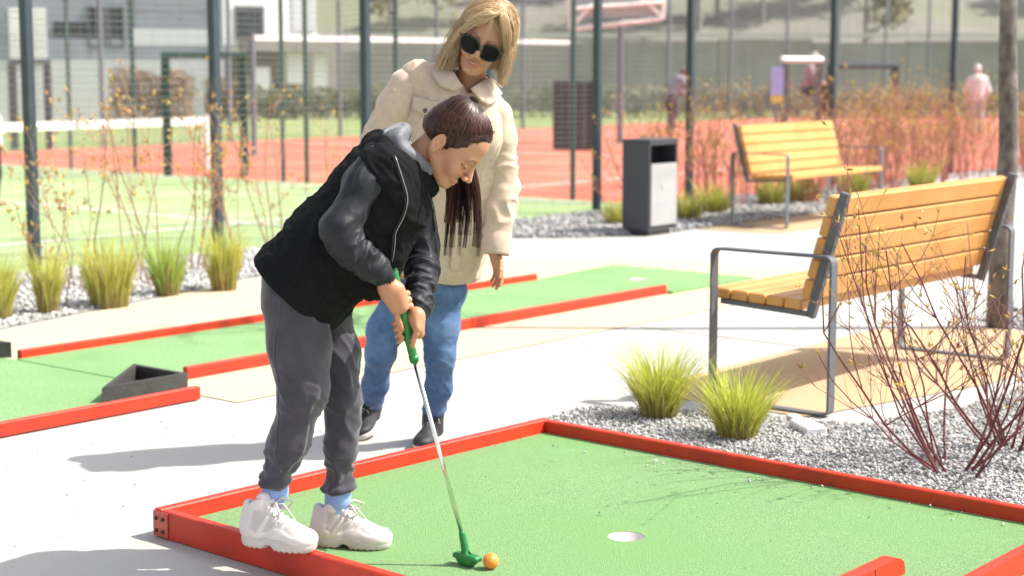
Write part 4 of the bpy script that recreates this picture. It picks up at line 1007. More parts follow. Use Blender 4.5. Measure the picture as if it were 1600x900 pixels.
hm_ = np.clip(((vv - ax0) @ AX - .012) / .05, .12, 1); vv = folds(vv, vq, .010, 8.5, F=VF, st=(1.3, .8, .8), mask=hm_, seed=21); vv = folds(vv, vq, .004, 26, F=VF, st=(1.4, .7, .7), mask=hm_, seed=25); vv = relax(vv, vq, 1)
vest = mk('vest', vv, vq, m_cloth, pl, True, gb)
# sleeves
def sleeve(name, s, e, w, r, seed, par):
    f = SDF(); ud = unit(e - s); fd = unit(w - e)
    f.chain([s - ud * .0, s + ud * .07, e - ud * .02], [r * .98, r * 1.06, r * .98], .03); f.chain([e - ud * .02, e + fd * .05, w - fd * .045, w - fd * .02], [r * .98, r * .92, r * .80, r * .62], .02)
    f.chain([w - fd * .022, w + fd * .006], [r * .52, r * .50], .008)
    v, q = f.mesh(*bbox([s, e, w], r * 1.5), .0036); m = .5 + 1.2 * gauss(v, e, .09) + gauss(v, w - fd * .05, .06)
    F = frame(fd, A(0, 1, 0)); mm = gauss(v, (e + w) / 2, .11); v = folds(v, q, .0085, 15, F=F, st=(1.5, .75, .75), mask=np.clip(m * mm * 1.3, 0, 1.2), seed=seed); v = folds(v, q, .0045, 30, F=F, st=(1.3, .6, .6), mask=np.clip(m * mm * 1.3, 0, 1.2), seed=seed + 9)
    F = frame(ud, A(0, 1, 0)); v = folds(v, q, .011, 13, F=F, st=(.5, 1.1, 1.1), mask=gauss(v, s + ud * .08, .12), seed=seed + 3)
    t = ((v - (w - fd * .022)) @ fd); rib = np.clip(t / .006, 0, 1); x = unit(np.cross(fd, A(0, 0, 1))); y = np.cross(fd, x); an = np.arctan2((v - w) @ y, (v - w) @ x)
    v = v + vnormals(v, q) * (rib * .0016 * np.sin(an * 26))[:, None]
    return mk(name, v, q, m_satin, par, True, gb)
sleeve('sleeve', sN + A(.010, .034, .022), eN, wN, .048, 31, pl); sleeve('sleeve', sF, eF, wF, .049, 37, pl)
# hood: black outer roll with grey lining round the neck
nx = unit(neck1 - neck0); NF = frame(np.cross(A(0, 1, 0), nx), A(0, 1, 0)); NF = np.array([NF[0], A(0, 1, 0), nx])
ho = SDF(); hoodc = P(630, 254, 4.71)
hx = unit(A(.62, 0, .78)); HFm = np.array([unit(np.cross(A(0, 1, 0), hx)), A(0, 1, 0), hx])
ho.u(torus(hoodc - hx * .012, HFm, .090, .100, .032), .02); ho.u(ell(P(600, 241, 4.71), A(.055, .115, .05), np.array([hx, A(0, 1, 0), np.cross(hx, A(0, 1, 0))])), .04)
ho.cut(ell(P(640, 242, 4.71), A(.07, .075, .10), HFm), .02)
ov, oq = ho.mesh(*bbox([hoodc], .19), .0042); ov = folds(ov, oq, .011, 15, F=HFm, st=(1, 1.5, .7), seed=44); hood = mk('hood', ov, oq, m_cloth, pl, True, gb)
li = SDF(); li.u(torus(hoodc + hx * .030, HFm, .072, .078, .024), .02); li.u(ell(P(622, 215, 4.70), A(.045, .085, .030), np.array([hx, A(0, 1, 0), np.cross(hx, A(0, 1, 0))])), .03)
li.cut(cone(neck0, HL(-.03, 0, -.02), .050, .060), .01)
lv, lq = li.mesh(*bbox([hoodc], .17), .0038); lv = folds(lv, lq, .005, 16, F=HFm, st=(1, 1.6, .7), seed=47); mk('hood_lining', lv, lq, m_lining, hood, True, gb)
# zip edges and placket down the chest
def on(pts, v, off): return [snap(p, v, (0, -off, 0)) for p in pts]
zl = [P(u, w_, 4.50) for u, w_ in ((622, 236), (640, 286), (645, 320), (640, 350), (632, 385), (622, 420))]
zz = np.array(zl); zz = np.array([[np.interp(t, np.arange(6), zz[:, i]) for i in range(3)] for t in np.linspace(0, 5, 22)])
zz = np.array(on(zz, vv, .003)); 
for _ in range(3): zz[1:-1] = .5 * zz[1:-1] + .25 * (zz[:-2] + zz[2:])
MB().tube(zz, .0026, 6).build('zip_placket', m_satin, vest, True, gb); MB().tube(zz + A(.006, -.001, 0), .0013, 5).build('zip', m_zip, vest, True, gb)
drw = [P(668, 300, 4.60), P(676, 330, 4.585), P(679, 362, 4.58)]
MB().tube(drw, .0026, 5).build('drawstring', m_cloth, hood, True, gb)
c = snap(P(599, 252, 4.45), ov, (0, -.002, 0)); MB().tube([c, c + A(0, -.006, 0)], .010, 12).build('snap_button', m_cloth, hood, True, gb)
# socks and shoes
def make_shoes(a, heel, toe, up, L, wid, h, par, lace=True, seed=0):
    U, So, Q, F = shoe_sdf(heel, toe, up, L, wid, h); box = bbox([Q(-.1, -.7, -.1), Q(1.1, .7, 1.2), Q(-.1, .7, -.1), Q(1.1, -.7, 1.2), Q(0, 0, 1.2), Q(1.1, .7, 0)], .02)
    v, q = U.mesh(*box, .0030)
    X_ = (v - heel) @ F[0] / L; Y_ = np.abs((v - heel) @ F[1]) / wid; Z_ = (v - heel) @ F[2] / h; sm = lambda t: 1 / (1 + np.exp(-np.clip(t, -40, 40)))
    pan = np.maximum.reduce([sm((.155 - X_ + .10 * Z_) / .006), sm((X_ - .80 - .10 * np.sin(Z_ * 5)) / .006), sm((.40 + .06 * np.sin(X_ * 14) - Z_) / .010) * sm((X_ - .18) / .01), sm((.030 - np.abs(X_ - .36 - .35 * (Z_ - .5))) / .004), sm((.024 - np.abs(X_ - .50 - .45 * (Z_ - .5))) / .004), sm((.022 - np.abs(X_ - .62 - .5 * (Z_ - .5))) / .004), sm((Z_ - .80) / .012) * sm((.36 - X_) / .01)])
    v = v + vnormals(v, q) * (.0026 * pan)[:, None]; cs_ = A(.50, .455, .445) + (A(.66, .60, .58) - A(.50, .455, .445)) * pan[:, None]
    s = mk('shoe', v, q, m_shoe, par, True, gb, cs_); v2, q2 = So.mesh(*box, .0028); mk('sole', v2, q2, m_sole, s, True, gb)
    lm = MB()
    for i in range(6):
        x = .40 + .052 * i; z = .80 - .072 * i; e = 1 if i % 2 else -1
        lm.tube([Q(x, -.24 * e, z - .06), Q(x + .015, -.1 * e, z + .055), Q(x + .03, .1 * e, z + .045), Q(x + .045, .24 * e, z - .10)], .0040, 5)
    lm.tube([Q(.40, 0, .88), Q(.50, .22, 1.02), Q(.60, .40, .92), Q(.54, .34, .78), Q(.42, .05, .84)], .0036, 5); lm.tube([Q(.40, 0, .88), Q(.52, -.25, .98), Q(.62, -.46, .80), Q(.52, -.36, .70), Q(.41, -.05, .84)], .0036, 5)
    lm.tube([Q(.40, .02, .88), Q(.52, .15, .90), Q(.62, .30, .62), Q(.66, .34, .45)], .0024, 5)
    lm.build('laces', m_sole, s, True, gb)
    tg = SDF(); tg.u(rbox(Q(.37, 0, .86), A(.012, .026, .042), frame(F[0] * .8 + F[2] * .55, F[1]), .008), .01); v3, q3 = tg.mesh(*bbox([Q(.37, 0, .86)], .07), .003); mk('tongue', v3, q3, m_shoe, s, True, gb, np.tile(A(.62, .56, .55), (len(v3), 1)))
    sk = SDF(); sk.chain([Q(.26, 0, .45), a + A(.002, 0, .0), a + A(.004, 0, .05)], [.031, .036, .036], .01); v4, q4 = sk.mesh(*bbox([Q(.26, 0, .45), a], .07), .003); mk('sock', v4, q4, m_sock, par, True, gb)
make_shoes(aN, P(382, 846, 4.655) * A(1, 1, 0) + A(0, 0, .0895), P(488, 858, 4.565) * A(1, 1, 0) + A(0, 0, .0895), A(0, 0, 1), .232, .094, .135, pl)
make_shoes(aF, P(490, 848, 4.815) * A(1, 1, 0) + A(0, 0, TZ), P(617, 852, 4.765) * A(1, 1, 0) + A(0, 0, TZ), A(0, 0, 1), .236, .092, .130, pl, seed=1)
# hair: cap pulled to a high tie, then a long tail over the far side
tie = HL(-.055, .0, .126); 
cap = SDF(); cap.u(ell(HL(-.010, 0, .044), A(.1020, .0795, .0885) * HS, HF), .01); cap.u(ell(HL(-.05, 0, .088), A(.05, .05, .042) * HS, HF), .03)
nrm = unit(-.50 * HF[0] + .84 * HF[2]); 
def hairline(p):
    q = (p - hc.astype(np.float32)) @ HF.T.astype(np.float32) / HS
    w = .004 * np.sin(q[:, 2] * 95 + 1) + .0025 * np.sin(q[:, 2] * 230)
    k = np.minimum(q[:, 2] + .056 - 2.1 * (q[:, 0] + w), .9 * (q[:, 2] + .030 + .5 * np.maximum(0, q[:, 0] + .0)))     # swept off the face, low behind the ear
    return (-k * .5 * HS).astype(np.float32)
cap.u(cone(HL(-.068, 0, .03), HL(-.060, 0, -.040), .046 * HS, .036 * HS), .02); cap.u(ell(HL(-.062, 0, .000), A(.052, .068, .055) * HS, HF), .02)
cap.keep(hairline, .014)
for e in (-1, 1): cap.cut(ell(HL(-.014, e * .082, -.010), A(.020, .031, .022) * HS, HF), .006)
cv, cq = cap.mesh(*bbox([HL(.1, .1, .16), HL(-.12, -.1, -.1), HL(-.12, .1, .16), HL(.1, -.1, .16)], .04), .0024)
tq_ = (cv - tie); ta = unit(tie - hc); bx_ = unit(np.cross(ta, HF[1])); by_ = np.cross(ta, bx_); th_ = np.arctan2(tq_ @ by_, tq_ @ bx_); dr_ = np.linalg.norm(tq_, axis=1)
st_ = gnoise(np.stack([np.cos(th_) * 22, np.sin(th_) * 22, dr_ * 9], 1)) + .6 * gnoise(np.stack([np.cos(th_) * 55, np.sin(th_) * 55, dr_ * 12], 1))
edge_ = np.clip(-hairline(cv) / .018, 0, 1)
cv = cv + vnormals(cv, cq) * (.0015 * st_ * edge_)[:, None]
HC0 = A(.007, .0035, .0035); HC1 = A(.10, .042, .028)
ccol = HC0 + (HC1 - HC0) * np.clip(.35 + .8 * st_, 0, 1)[:, None]
thin = (1 - np.clip(edge_ * 2.2 + .25 * st_, 0, 1))[:, None]; ccol = ccol * (1 - .55 * thin) + SK * .5 * .55 * thin   # scalp shows through the fine hair at the hairline
hair = mk('hair', cv, cq, m_hair, pl, True, gb, ccol)
g = np.random.default_rng(5); tb = MB()
path = np.array([tie - HF[2] * .012, P(724, 160, 4.74), P(718, 182, 4.82), P(712, 235, 4.875), P(722, 295, 4.865), P(722, 350, 4.84), P(718, 400, 4.82)])
def bez(path, n):
    t = np.linspace(0, len(path) - 1, n); i = np.clip(t.astype(int), 0, len(path) - 2); f = (t - i)[:, None]
    p0 = path[np.maximum(i - 1, 0)]; p1 = path[i]; p2 = path[i + 1]; p3 = path[np.minimum(i + 2, len(path) - 1)]
    return .5 * (2 * p1 + (p2 - p0) * f + (2 * p0 - 5 * p1 + 4 * p2 - p3) * f ** 2 + (3 * p1 - p0 - 3 * p2 + p3) * f ** 3)
cen = bez(path, 18); kk = np.linspace(0, 1, 18)[:, None]
for lk in range(26):
    e = -1 + 2 * (lk + g.uniform(-.3, .3)) / 25; ph = g.uniform(0, 6.28); lend = int(g.integers(13, 19)); lb = g.uniform(0, .9)
    lc = cen + A(1, 0, 0) * e * (.017 + .036 * np.clip(kk * 1.5 - .25, 0, 1)) + A(0, 1, 0) * g.uniform(-.018, .018) * np.clip(kk * 3, 0, 1) + A(1, .3, 0) * .006 * np.sin(ph + 5 * kk) * kk
    for i in range(84):
        o = g.normal(0, 1, 3) * A(1, 1, .3); tp = np.clip(1.05 - (kk * 18 / lend) ** 3, .35, 1); p = lc + o * .0085 * tp * np.clip(kk * 6, .5, 1)
        n = max(8, lend - int(g.integers(0, 6))); tb.tube(p[:n], np.linspace(.0013, .0003, n), 3, False, HC0 + (HC1 - HC0) * np.clip(lb + g.normal(0, .22), 0, 1.1))
tw_ = SDF(); tw_.u(ell(tie + HF[2] * .002, A(.017, .017, .014), HF), .01); v, q = tw_.mesh(*bbox([tie], .05), .003); mk('hair_tie', v, q, M('dark_hair_band', (.010, .006, .006), None, rough=.8, spec=.1), hair, True, gb)
tb.build('ponytail', m_hair, hair, True, gb)
fl = MB()
okc = np.flatnonzero(edge_ > .35)
for i in range(2600):                                  # combed-back surface strands from hairline to tie, and fine loose hairs
    th0 = g.uniform(0, 6.283); d0 = g.uniform(.10, .21); cand = okc[g.integers(0, len(okc))]; p = cv[cand]; n0 = unit(p - hc); pts = []
    for t in np.linspace(0, 1, 6):
        x = p + (tie - p) * t if t > 0 else p - (tie - p) * g.uniform(-.04, .008); d = x - HL(-.010, 0, .044); r_ = np.linalg.norm((d @ HF.T) / (A(.1030, .0805, .0890) * HS)); x = HL(-.010, 0, .044) + d / max(r_, 1e-3) * max(1.012, min(r_, 1.045)) if t > 0 else HL(-.010, 0, .044) + d * .995; pts.append(x)
    fl.tube(pts, A(.0004, .0009, .0012, .0012, .0011, .0007) * g.uniform(.6, 1.3), 3, False, HC0 + (HC1 - HC0) * g.uniform(.1, 1.2))
edg = np.flatnonzero((edge_ > .02) & (edge_ < .30))
for i in range(420):                                  # fine baby hairs softening the hairline, lying on the skin
    p = cv[edg[g.integers(0, len(edg))]]; n0 = unit(p - HL(-.010, 0, .044)); d = unit((tie - p) - n0 * ((tie - p) @ n0)); sd = np.cross(n0, d); b = g.normal(0, .45); L_ = g.uniform(.006, .016)
    fl.tube([p - n0 * .0006 - (d + sd * b) * L_ * .8, p + n0 * .0004, p + n0 * .0012 + d * L_], [.0002, .00045, .0006], 3, False, HC0 + (HC1 - HC0) * g.uniform(.2, 1.1))
for i in range(60):                                   # flyaways
    p = cv[okc[g.integers(0, len(okc))]]; n0 = unit(p - hc); e = unit(g.normal(0, 1, 3)); fl.tube([p, p + n0 * .004 + e * .012, p + n0 * g.uniform(.004, .012) + e * .03], [.0004, .0003, .0002], 3, False, HC1)
fl.build('hair_strands', m_hair, hair, True, gb)
MB().tube([HL(-.014, -.078, -.040), HL(-.013, -.081, -.0405)], .0028, 6).build('ear_stud', m_zip, pl, True, gb)
# ------------------------------------------------------------------ putter and ball
hp = P(733, 866, 4.60); hp[2] = TZ + .016
pt = thing('putter', 'green gripped putter with chrome shaft held above the orange ball', 'putter', hp)
m_grn = M('green_putter_rubber', (.012, .16, .035), (.018, .20, .05), 30, .38); m_chrome = M('chrome_shaft', (.74, .74, .75), None, rough=.16, metal=1.0)
tip = g0 - gd * .004; hos = P(722, 836, 4.60)
gr = MB(); gp_ = [g0 + gd * t for t in np.linspace(0, np.linalg.norm(g1 - g0), 18)]
gr.tube(gp_, [.0165 - .0048 * t + (.0005 if i % 2 else -.0003) for i, t in enumerate(np.linspace(0, 1, 18))], 14); gr.tube([tip, g0 + gd * .010], [.0165, .0185], 14); gr.tube([g1 - gd * .02, g1 - gd * .005], [.0135, .0135], 14)
gr.build('grip', m_grn, pt, True, hp)
MB().tube([g1 - gd * .02, hos], [.0066, .0060], 10).build('shaft', m_chrome, pt, True, hp)
hd = SDF(); hdx = unit(P(752, 872, 4.56) * A(1, 1, 0) - P(708, 856, 4.63) * A(1, 1, 0)); hx_c = P(730, 868, 4.595); hx_c[2] = TZ + .018
HDF = np.array([hdx, np.cross(A(0, 0, 1), hdx), A(0, 0, 1)])
hd.u(rbox(hx_c + A(0, 0, .0), A(.046, .0165, .0165), HDF, .009), .006); hd.u(cone(hos + A(0, 0, .004), hx_c + A(-.002, 0, .008), .0095, .012), .012)
for e in (-1, 1): hd.cut(rbox(hx_c + hdx * e * .050 - A(0, 0, .030), A(.030, .05, .022), frame(hdx * 1 + A(0, 0, -e * .55) * -1 * -1, np.cross(A(0, 0, 1), hdx)), .008), .008)
hd.cut(rbox(hx_c + A(0, 0, .019), A(.030, .0045, .004), HDF, .002), .002)
v, q = hd.mesh(*bbox([hx_c, hos], .07), .0022); mk('head', v, q, m_grn, pt, True, hp)
bc = G(767, 889, TZ); bm = bpy.data.meshes.new('ball'); import bmesh
b_ = bmesh.new(); bmesh.ops.create_icosphere(b_, subdivisions=4, radius=.0225); b_.to_mesh(bm); b_.free(); bm.polygons.foreach_set('use_smooth', [True] * len(bm.polygons))
bm.materials.append(M('orange_ball', (.80, .22, .025), (.84, .30, .05), 60, .45, .2, 330)); bo_ = bpy.data.objects.new('golf_ball', bm); COL.objects.link(bo_); bo_.location = (bc[0], bc[1], TZ + .0225)
tag(bo_, 'small orange golf ball on the turf beside the putter head', 'golf ball')

# ------------------------------------------------------------------ the blonde woman walking behind
def PW(u, v, Y): return P(u, v, Y - .24 * min(1, max(0, (640 - v) / 600)))   # she leans towards the player
YW = 6.30; gb2 = PW(660, 692, 6.33); gb2[2] = 0
wm = thing('person', 'blonde woman in beige wool coat, jeans and dark sunglasses watching the player', 'person', gb2)
WF0 = unit(A(-.10, -.95, -.22)); WU = unit(A(.40, -.2, .90) - WF0 * (WF0 @ A(.40, -.2, .90))); WFm = np.array([WF0, np.cross(WU, WF0), WU])
WS = 1.02; wc = PW(756, 63, 6.26)
hf, WL = head_sdf(wc, WFm, WS, smile=1.0)
wn0, wn1 = PW(728, 138, 6.31), WL(-.03, 0, -.035); hf.u(cone(wn0, wn1, .050, .047), .03)
v, q = hf.mesh(*bbox([WL(.1, .1, .15), WL(.1, -.1, -.12), WL(-.11, .1, -.12), WL(-.11, -.1, .15), wn0], .03), .0026)
SKW = SK; col = paint_face(v, wc, WFm, WS, lips=(.40, .10, .09), brow=(.16, .09, .05), smile=1.0)
parts = [(v, q, col)]
wsR, weR, wwR = PW(640, 131, 6.30), PW(588, 226, 6.26), PW(598, 335, 6.20)      # her right arm, mostly behind the player
wsL, weL, wwL = PW(768, 176, 6.30), PW(784, 290, 6.30), PW(774, 396, 6.21)
whR, wkR, waR = PW(632, 462, 6.34), PW(594, 552, 6.30), PW(582, 636, 6.56)
whL, wkL, waL = PW(688, 458, 6.34), PW(688, 556, 6.28), PW(678, 648, 6.34)
bd = SDF(); bd.u(ecyl(PW(664, 445, 6.34), PW(712, 160, 6.30), frame(PW(712, 160, 6.3) - PW(660, 455, 6.34), A(0, 1, 0)), (.10, .15), (.09, .17), .06), .03)
bd.u(cone(PW(712, 170, 6.3), wn0, .07, .05), .04)
for s, e, w in ((wsR, weR, wwR), (wsL, weL, wwL)): bd.chain([s, e, w], [.048, .038, .027], .02)
for h, k, a in ((whR, wkR, waR), (whL, wkL, waL)): bd.chain([h, k, a], [.06, .040, .032], .03)
v, q = bd.mesh(*bbox([PW(640, 470, 6.34), wsR, weR, wwR, wsL, weL, wwL, wkR, waR, wkL, waL, wn0], .16), .010); parts.append((v, q, SKW))
def open_hand(w, down, out, palm, s, curl, seed):
    """w wrist, down = finger direction, out = towards the thumb, palm = palm normal"""
    g = np.random.default_rng(seed); f = SDF(); d = unit(down); o = unit(out - d * (out @ d)); n = unit(np.cross(d, o)); n = n if n @ palm > 0 else -n
    f.u(cone(w - d * .02, w + d * .02, .025 * s, .026 * s), .02); f.u(ell(w + d * .052 * s, A(.046, .038, .015) * s, np.array([d, o, np.cross(d, o)])), .02)
    for i, (off, ln) in enumerate(((.028, .070), (.010, .079), (-.009, .073), (-.027, .058))):
        p = w + d * (.088 - .006 * abs(i - 1.2)) * s + o * off * s; ang = .10 * (off / .028); c = curl * (1 + .25 * i); q_ = [p - d * .03 * s]; dd = unit(d + o * ang); q_.append(p)
        for k, fr in enumerate((.45, .32, .23)):
            dd = unit(dd + n * c * (.35 if k == 0 else .6)); q_.append(q_[-1] + dd * ln * fr * s)
        finger(f, q_, (.0088 if i < 3 else .0076) * s)
    p = w + d * .022 * s + o * .026 * s; finger(f, [p - d * .01 * s, p + (d * .55 + o * .55 + n * .25) * .034 * s, p + (d * .85 + o * .5 + n * .4) * .062 * s, p + (d * 1.0 + o * .42 + n * .45) * .084 * s], .0105 * s)
    return f
for w, dn, ou, pa, sd in ((wwL, A(.16, -.05, -1), A(.55, -.8, .1), A(-.8, -.2, 0), 1), (wwR, A(.05, -.25, -1), A(.2, -.9, .1), A(.9, .2, 0), 2)):
    f = open_hand(w, dn, ou, pa, .80, .50, sd); v, q = f.mesh(*bbox([w, w + dn * .2], .07), .0024); parts.append((v, q, SKW * A(1, .95, .9)))
V, Q_, C_ = joinm(parts); mk('body', V, Q_, m_skin, wm, True, gb2, C_)
# jeans
je = SDF(); je.u(ell(PW(664, 452, 6.34), A(.155, .115, .10)), .03)
je.chain([whR, PW(602, 515, 6.31), wkR, PW(586, 600, 6.42), waR + A(0, 0, .02)], [.078, .066, .053, .048, .042], .03)
je.chain([whL, PW(688, 510, 6.31), wkL, PW(686, 605, 6.31), waL + A(0, 0, .02)], [.080, .068, .053, .048, .042], .03)
je.u(torus(waL + A(0, 0, .022), frame(A(1, 0, 0), A(0, 1, 0)), .040, .040, .007), .006); je.u(torus(waR + A(0, 0, .022), frame(A(1, 0, 0), A(0, 1, 0)), .040, .040, .007), .006)
v, q = je.mesh(*bbox([whR, whL, wkR, wkL, waR, waL, PW(664, 430, 6.34)], .15), .0055)
km = np.clip(gauss(v, wkR, .11) + gauss(v, wkL, .11) + gauss(v, waL + A(0, 0, .07), .12) + gauss(v, waR + A(0, 0, .07), .12) + .5 * gauss(v, whL, .15), 0, 1)
v = folds(v, q, .0042, 20, F=frame(A(.5, .3, .8), A(0, 1, 0)), st=(1.4, .6, .7), mask=km, seed=61); v = folds(v, q, .004, 9, seed=66); mk('jeans', v, q, m_denim, wm, True, gb2)
# coat
co = SDF(); cb, ct = PW(672, 428, 6.33), PW(714, 165, 6.31); CX = unit(ct - cb); CF = np.array([CX, unit(A(0, 1, 0) - CX * CX[1]), np.cross(CX, unit(A(0, 1, 0) - CX * CX[1]))])
co.u(ecyl(cb, ct + CX * .02, CF, (.135, .195), (.125, .195), .05), .02)
co.u(cone(PW(655, 124, 6.31), PW(758, 166, 6.31), .070, .070), .05); co.u(cone(PW(716, 165, 6.29), wn0 + A(0, .02, -.01), .12, .075), .05)
co.u(cone(PW(690, 200, 6.25), PW(745, 215, 6.25), .085, .085), .05)
co.cut(cone(wn0 - A(0, .0, .030), WL(0, 0, .02), .054, .085), .012)
vneck = frame(A(0, -1, .3), A(1, 0, .35)); co.cut(ell(PW(732, 142, 6.17), A(.032, .06, .050)), .02)
v, q = co.mesh(*bbox([cb - A(.2, 0, .02), cb + A(.2, 0, 0), PW(640, 110, 6.3), PW(775, 140, 6.3), PW(700, 100, 6.15), PW(700, 100, 6.45)], .09), .0060)
v = folds(v, q, .006, 7, F=CF, st=(.6, 1, 1.2), seed=71); v = folds(v, q, .006, 17, seed=77, mask=.4 + gauss(v, PW(660, 190, 6.2), .15)); coat = mk('coat', v, q, m_wool, wm, True, gb2); cvv = v
def wsleeve(s, e, w, r, seed):
    f = SDF(); ud = unit(e - s); fd = unit(w - e); f.chain([s, s + ud * .08, e], [r * 1.02, r * 1.06, r], .03); f.chain([e, e + fd * .06, w - fd * .012], [r, r * .95, r * .80], .02)
    f.chain([w - fd * .055, w - fd * .010], [r * .84, r * .86], .006); f.cut(cone(w - fd * .012, w + fd * .06, r * .62, r * .62), .004); f.keep(lambda p, w=w, fd=fd: ((p - w.astype(np.float32)) @ fd.astype(np.float32) - .004).astype(np.float32), .004)
    v, q = f.mesh(*bbox([s, e, w], r * 1.6), .0050); F = frame(fd, A(0, 1, 0)); v = folds(v, q, .011, 11, F=F, st=(1.5, .7, .7), mask=np.clip(gauss(v, e, .14) + .7 * gauss(v, (e + w) / 2, .12), 0, 1), seed=seed)
    v = folds(v, q, .0045, 10, F=F, st=(.5, 1, 1), mask=gauss(v, s + ud * .1, .15), seed=seed + 2); return mk('coat_sleeve', v, q, m_wool, wm, True, gb2)
wsleeve(wsR + A(-.012, 0, -.005), weR, wwR, .060, 81); wsleeve(wsL + A(.012, 0, -.01), weL, wwL, .062, 85)
# collar flaps, placket, pocket and buttons laid on the coat
def csnap(u, v_, off=.004, Y=5.9): p = PW(u, v_, 6.16); d = (cvv[:, 0] - p[0]) ** 2 + (cvv[:, 2] - p[2]) ** 2; d = d + (cvv[:, 1] > p[1] + .12) * 1.0; i = d.argmin(); n = A(0, -1, .0); return cvv[i] + n * off
def flap(name, outline, th=.008, mat=None, par=None, subdiv=2, base=.006):
    pts = [csnap(u, w_, base) for u, w_ in outline]; c = np.mean(pts, 0); n = len(pts); c2 = csnap(np.mean([o[0] for o in outline]), np.mean([o[1] for o in outline]), base)
    ring = [p + (c2 - p) * .12 for p in pts]; T = A(0, -th, 0)
    v = pts + [p + T for p in ring] + [c2 + T * 1.05]
    f = [(i, (i + 1) % n, n + (i + 1) % n, n + i) for i in range(n)] + [(n + i, n + (i + 1) % n, 2 * n) for i in range(n)]
    o = mk(name, v, f, mat or m_wool, par or coat, False, gb2); return o
def dense(poly, k=5):
    out = []
    for i in range(len(poly)):
        a, b = poly[i], poly[(i + 1) % len(poly)]
        for t in range(k): out.append((a[0] + (b[0] - a[0]) * t / k, a[1] + (b[1] - a[1]) * t / k))
    return out
flap('chest_pocket', dense([(642, 150), (686, 160), (683, 172), (664, 181), (642, 168)]), .009)
flap('chest_pocket', dense([(748, 176), (778, 188), (776, 206), (760, 208), (745, 196)]), .009)
fl_ = dense([(722, 140), (731, 138), (728, 240), (722, 330), (717, 425), (704, 425), (712, 320), (718, 220)], 6); flap('front_placket', fl_, .006)
def collar(pts3, name):
    n = len(pts3) // 2; v = [p for p in pts3]; f = [(i, i + 1, n + i + 1, n + i) for i in range(n - 1)]
    o = mk(name, v, f, m_wool, coat, True, gb2); md = o.modifiers.new('thick', 'SOLIDIFY'); md.thickness = .008; md.offset = 0; sb = o.modifiers.new('round', 'SUBSURF'); sb.levels = sb.render_levels = 2; sb.subdivision_type = 'SIMPLE'; return o
inn = [PW(765, 122, 6.33), PW(755, 126, 6.25), PW(745, 132, 6.195), PW(736, 138, 6.175)]
out_ = [PW(784, 146, 6.34), PW(775, 158, 6.235), PW(764, 164, 6.185), PW(752, 158, 6.165)]
collar(inn + out_, 'collar')
inn = [PW(692, 97, 6.33), PW(701, 104, 6.255), PW(712, 117, 6.195), PW(723, 135, 6.17)]
out_ = [PW(672, 100, 6.34), PW(676, 118, 6.235), PW(688, 134, 6.185), PW(708, 142, 6.165)]
collar(inn + out_, 'collar')
bk = [PW(692, 97, 6.33), PW(712, 90, 6.39), PW(740, 97, 6.40), PW(765, 122, 6.33)]; bk2 = [p + A(x, .03, -.035) for p, x in zip(bk, (-.04, -.02, .02, .045))]; collar(bk + bk2, 'collar')
for u, w_ in ((664, 173), (741, 139), (762, 203), (721, 260), (717, 340)):
    c = csnap(u, w_, .012); MB().tube([c, c - A(0, .004, 0)], [.0095, .0085], 12).build('coat_button', m_button, coat, True, gb2)
# shoes: her right heel lifted, her left flat, laced
def wshoe(heel, toe, up, a, L=.245, wid=.088, h=.115, lifted=False):
    U, So, Q, F = shoe_sdf(heel, toe, up, L, wid, h, False); box = bbox([Q(-.1, -.7, -.1), Q(1.1, .7, 1.2), Q(-.1, .7, -.1), Q(1.1, -.7, 1.2), Q(-.1, 0, 1.2), Q(1.1, .7, 0)], .03)
    U.u(cone(Q(.22, 0, .7), a + A(0, 0, .005), .038, .040), .02)
    v, q = U.mesh(*box, .0034); s = mk('shoe', v, q, m_bshoe, wm, True, gb2); v, q = So.mesh(*box, .0032); mk('sole', v, q, m_sole, s, True, gb2)
    lm = MB()
    for i in range(6):
        x = .36 + .06 * i; z = .86 - .075 * i; e = 1 if i % 2 else -1; lm.tube([Q(x, -.26 * e, z - .1), Q(x + .02, 0, z + .04), Q(x + .04, .26 * e, z - .12)], .003, 4)
    lm.tube([Q(.36, 0, .95), Q(.42, .35, .95), Q(.46, .5, .7), Q(.40, .3, .72), Q(.37, 0, .9)], .0026, 4); lm.build('laces', m_sole, s, True, gb2)
fl0 = PW(682, 676, 6.42); fl0[2] = .001; fl1 = fl0 + A(-.05, -.24, 0); wshoe(fl0, fl1, A(0, 0, 1), waL)
tR = PW(566, 690, 6.36); tR[2] = .004; hR = waR + A(.012, .04, -.075); wshoe(hR, hR + unit(tR - hR) * .245, A(-.3, -.3, .7), waR)
# sunglasses
sg = MB(); le = MB()
def lens(e):
    c = WL(.1035, e * .0365, -.006); n = unit(WFm[0] + e * .16 * WFm[1] - .05 * WFm[2]); x = unit(np.cross(WFm[2], n)); y = np.cross(n, x); pts = []
    for k in range(24):
        t = 2 * math.pi * k / 24; fl_t = .86 if math.sin(t) > 0 else 1.0; r = 1 + .10 * math.cos(t) * e * math.sin(t); pts.append(c + WS * (x * .0345 * math.copysign(abs(math.cos(t)) ** .8, math.cos(t)) * r + y * .0300 * fl_t * math.copysign(abs(math.sin(t)) ** .8, math.sin(t)) * r))
    sg.tube(pts + [pts[0], pts[1]], .0030, 6, False); m = [p + n * .001 for p in pts]; le.add(m + [c + n * .005], [(i, (i + 1) % 24, 24) for i in range(24)])
    le.add([p - n * .002 for p in pts] + [c + n * .001], [(i, (i + 1) % 24, 24) for i in range(24)])
    sg.tube([WL(.100, e * .068, .006), WL(.082, e * .079, .008), WL(.0, e * .083, .006)], [.0035, .0032, .0025], 5)
lens(1); lens(-1)
sg.tube([WL(.109, -.007, .002), WL(.112, 0, .005), WL(.109, .007, .002)], .0028, 6)
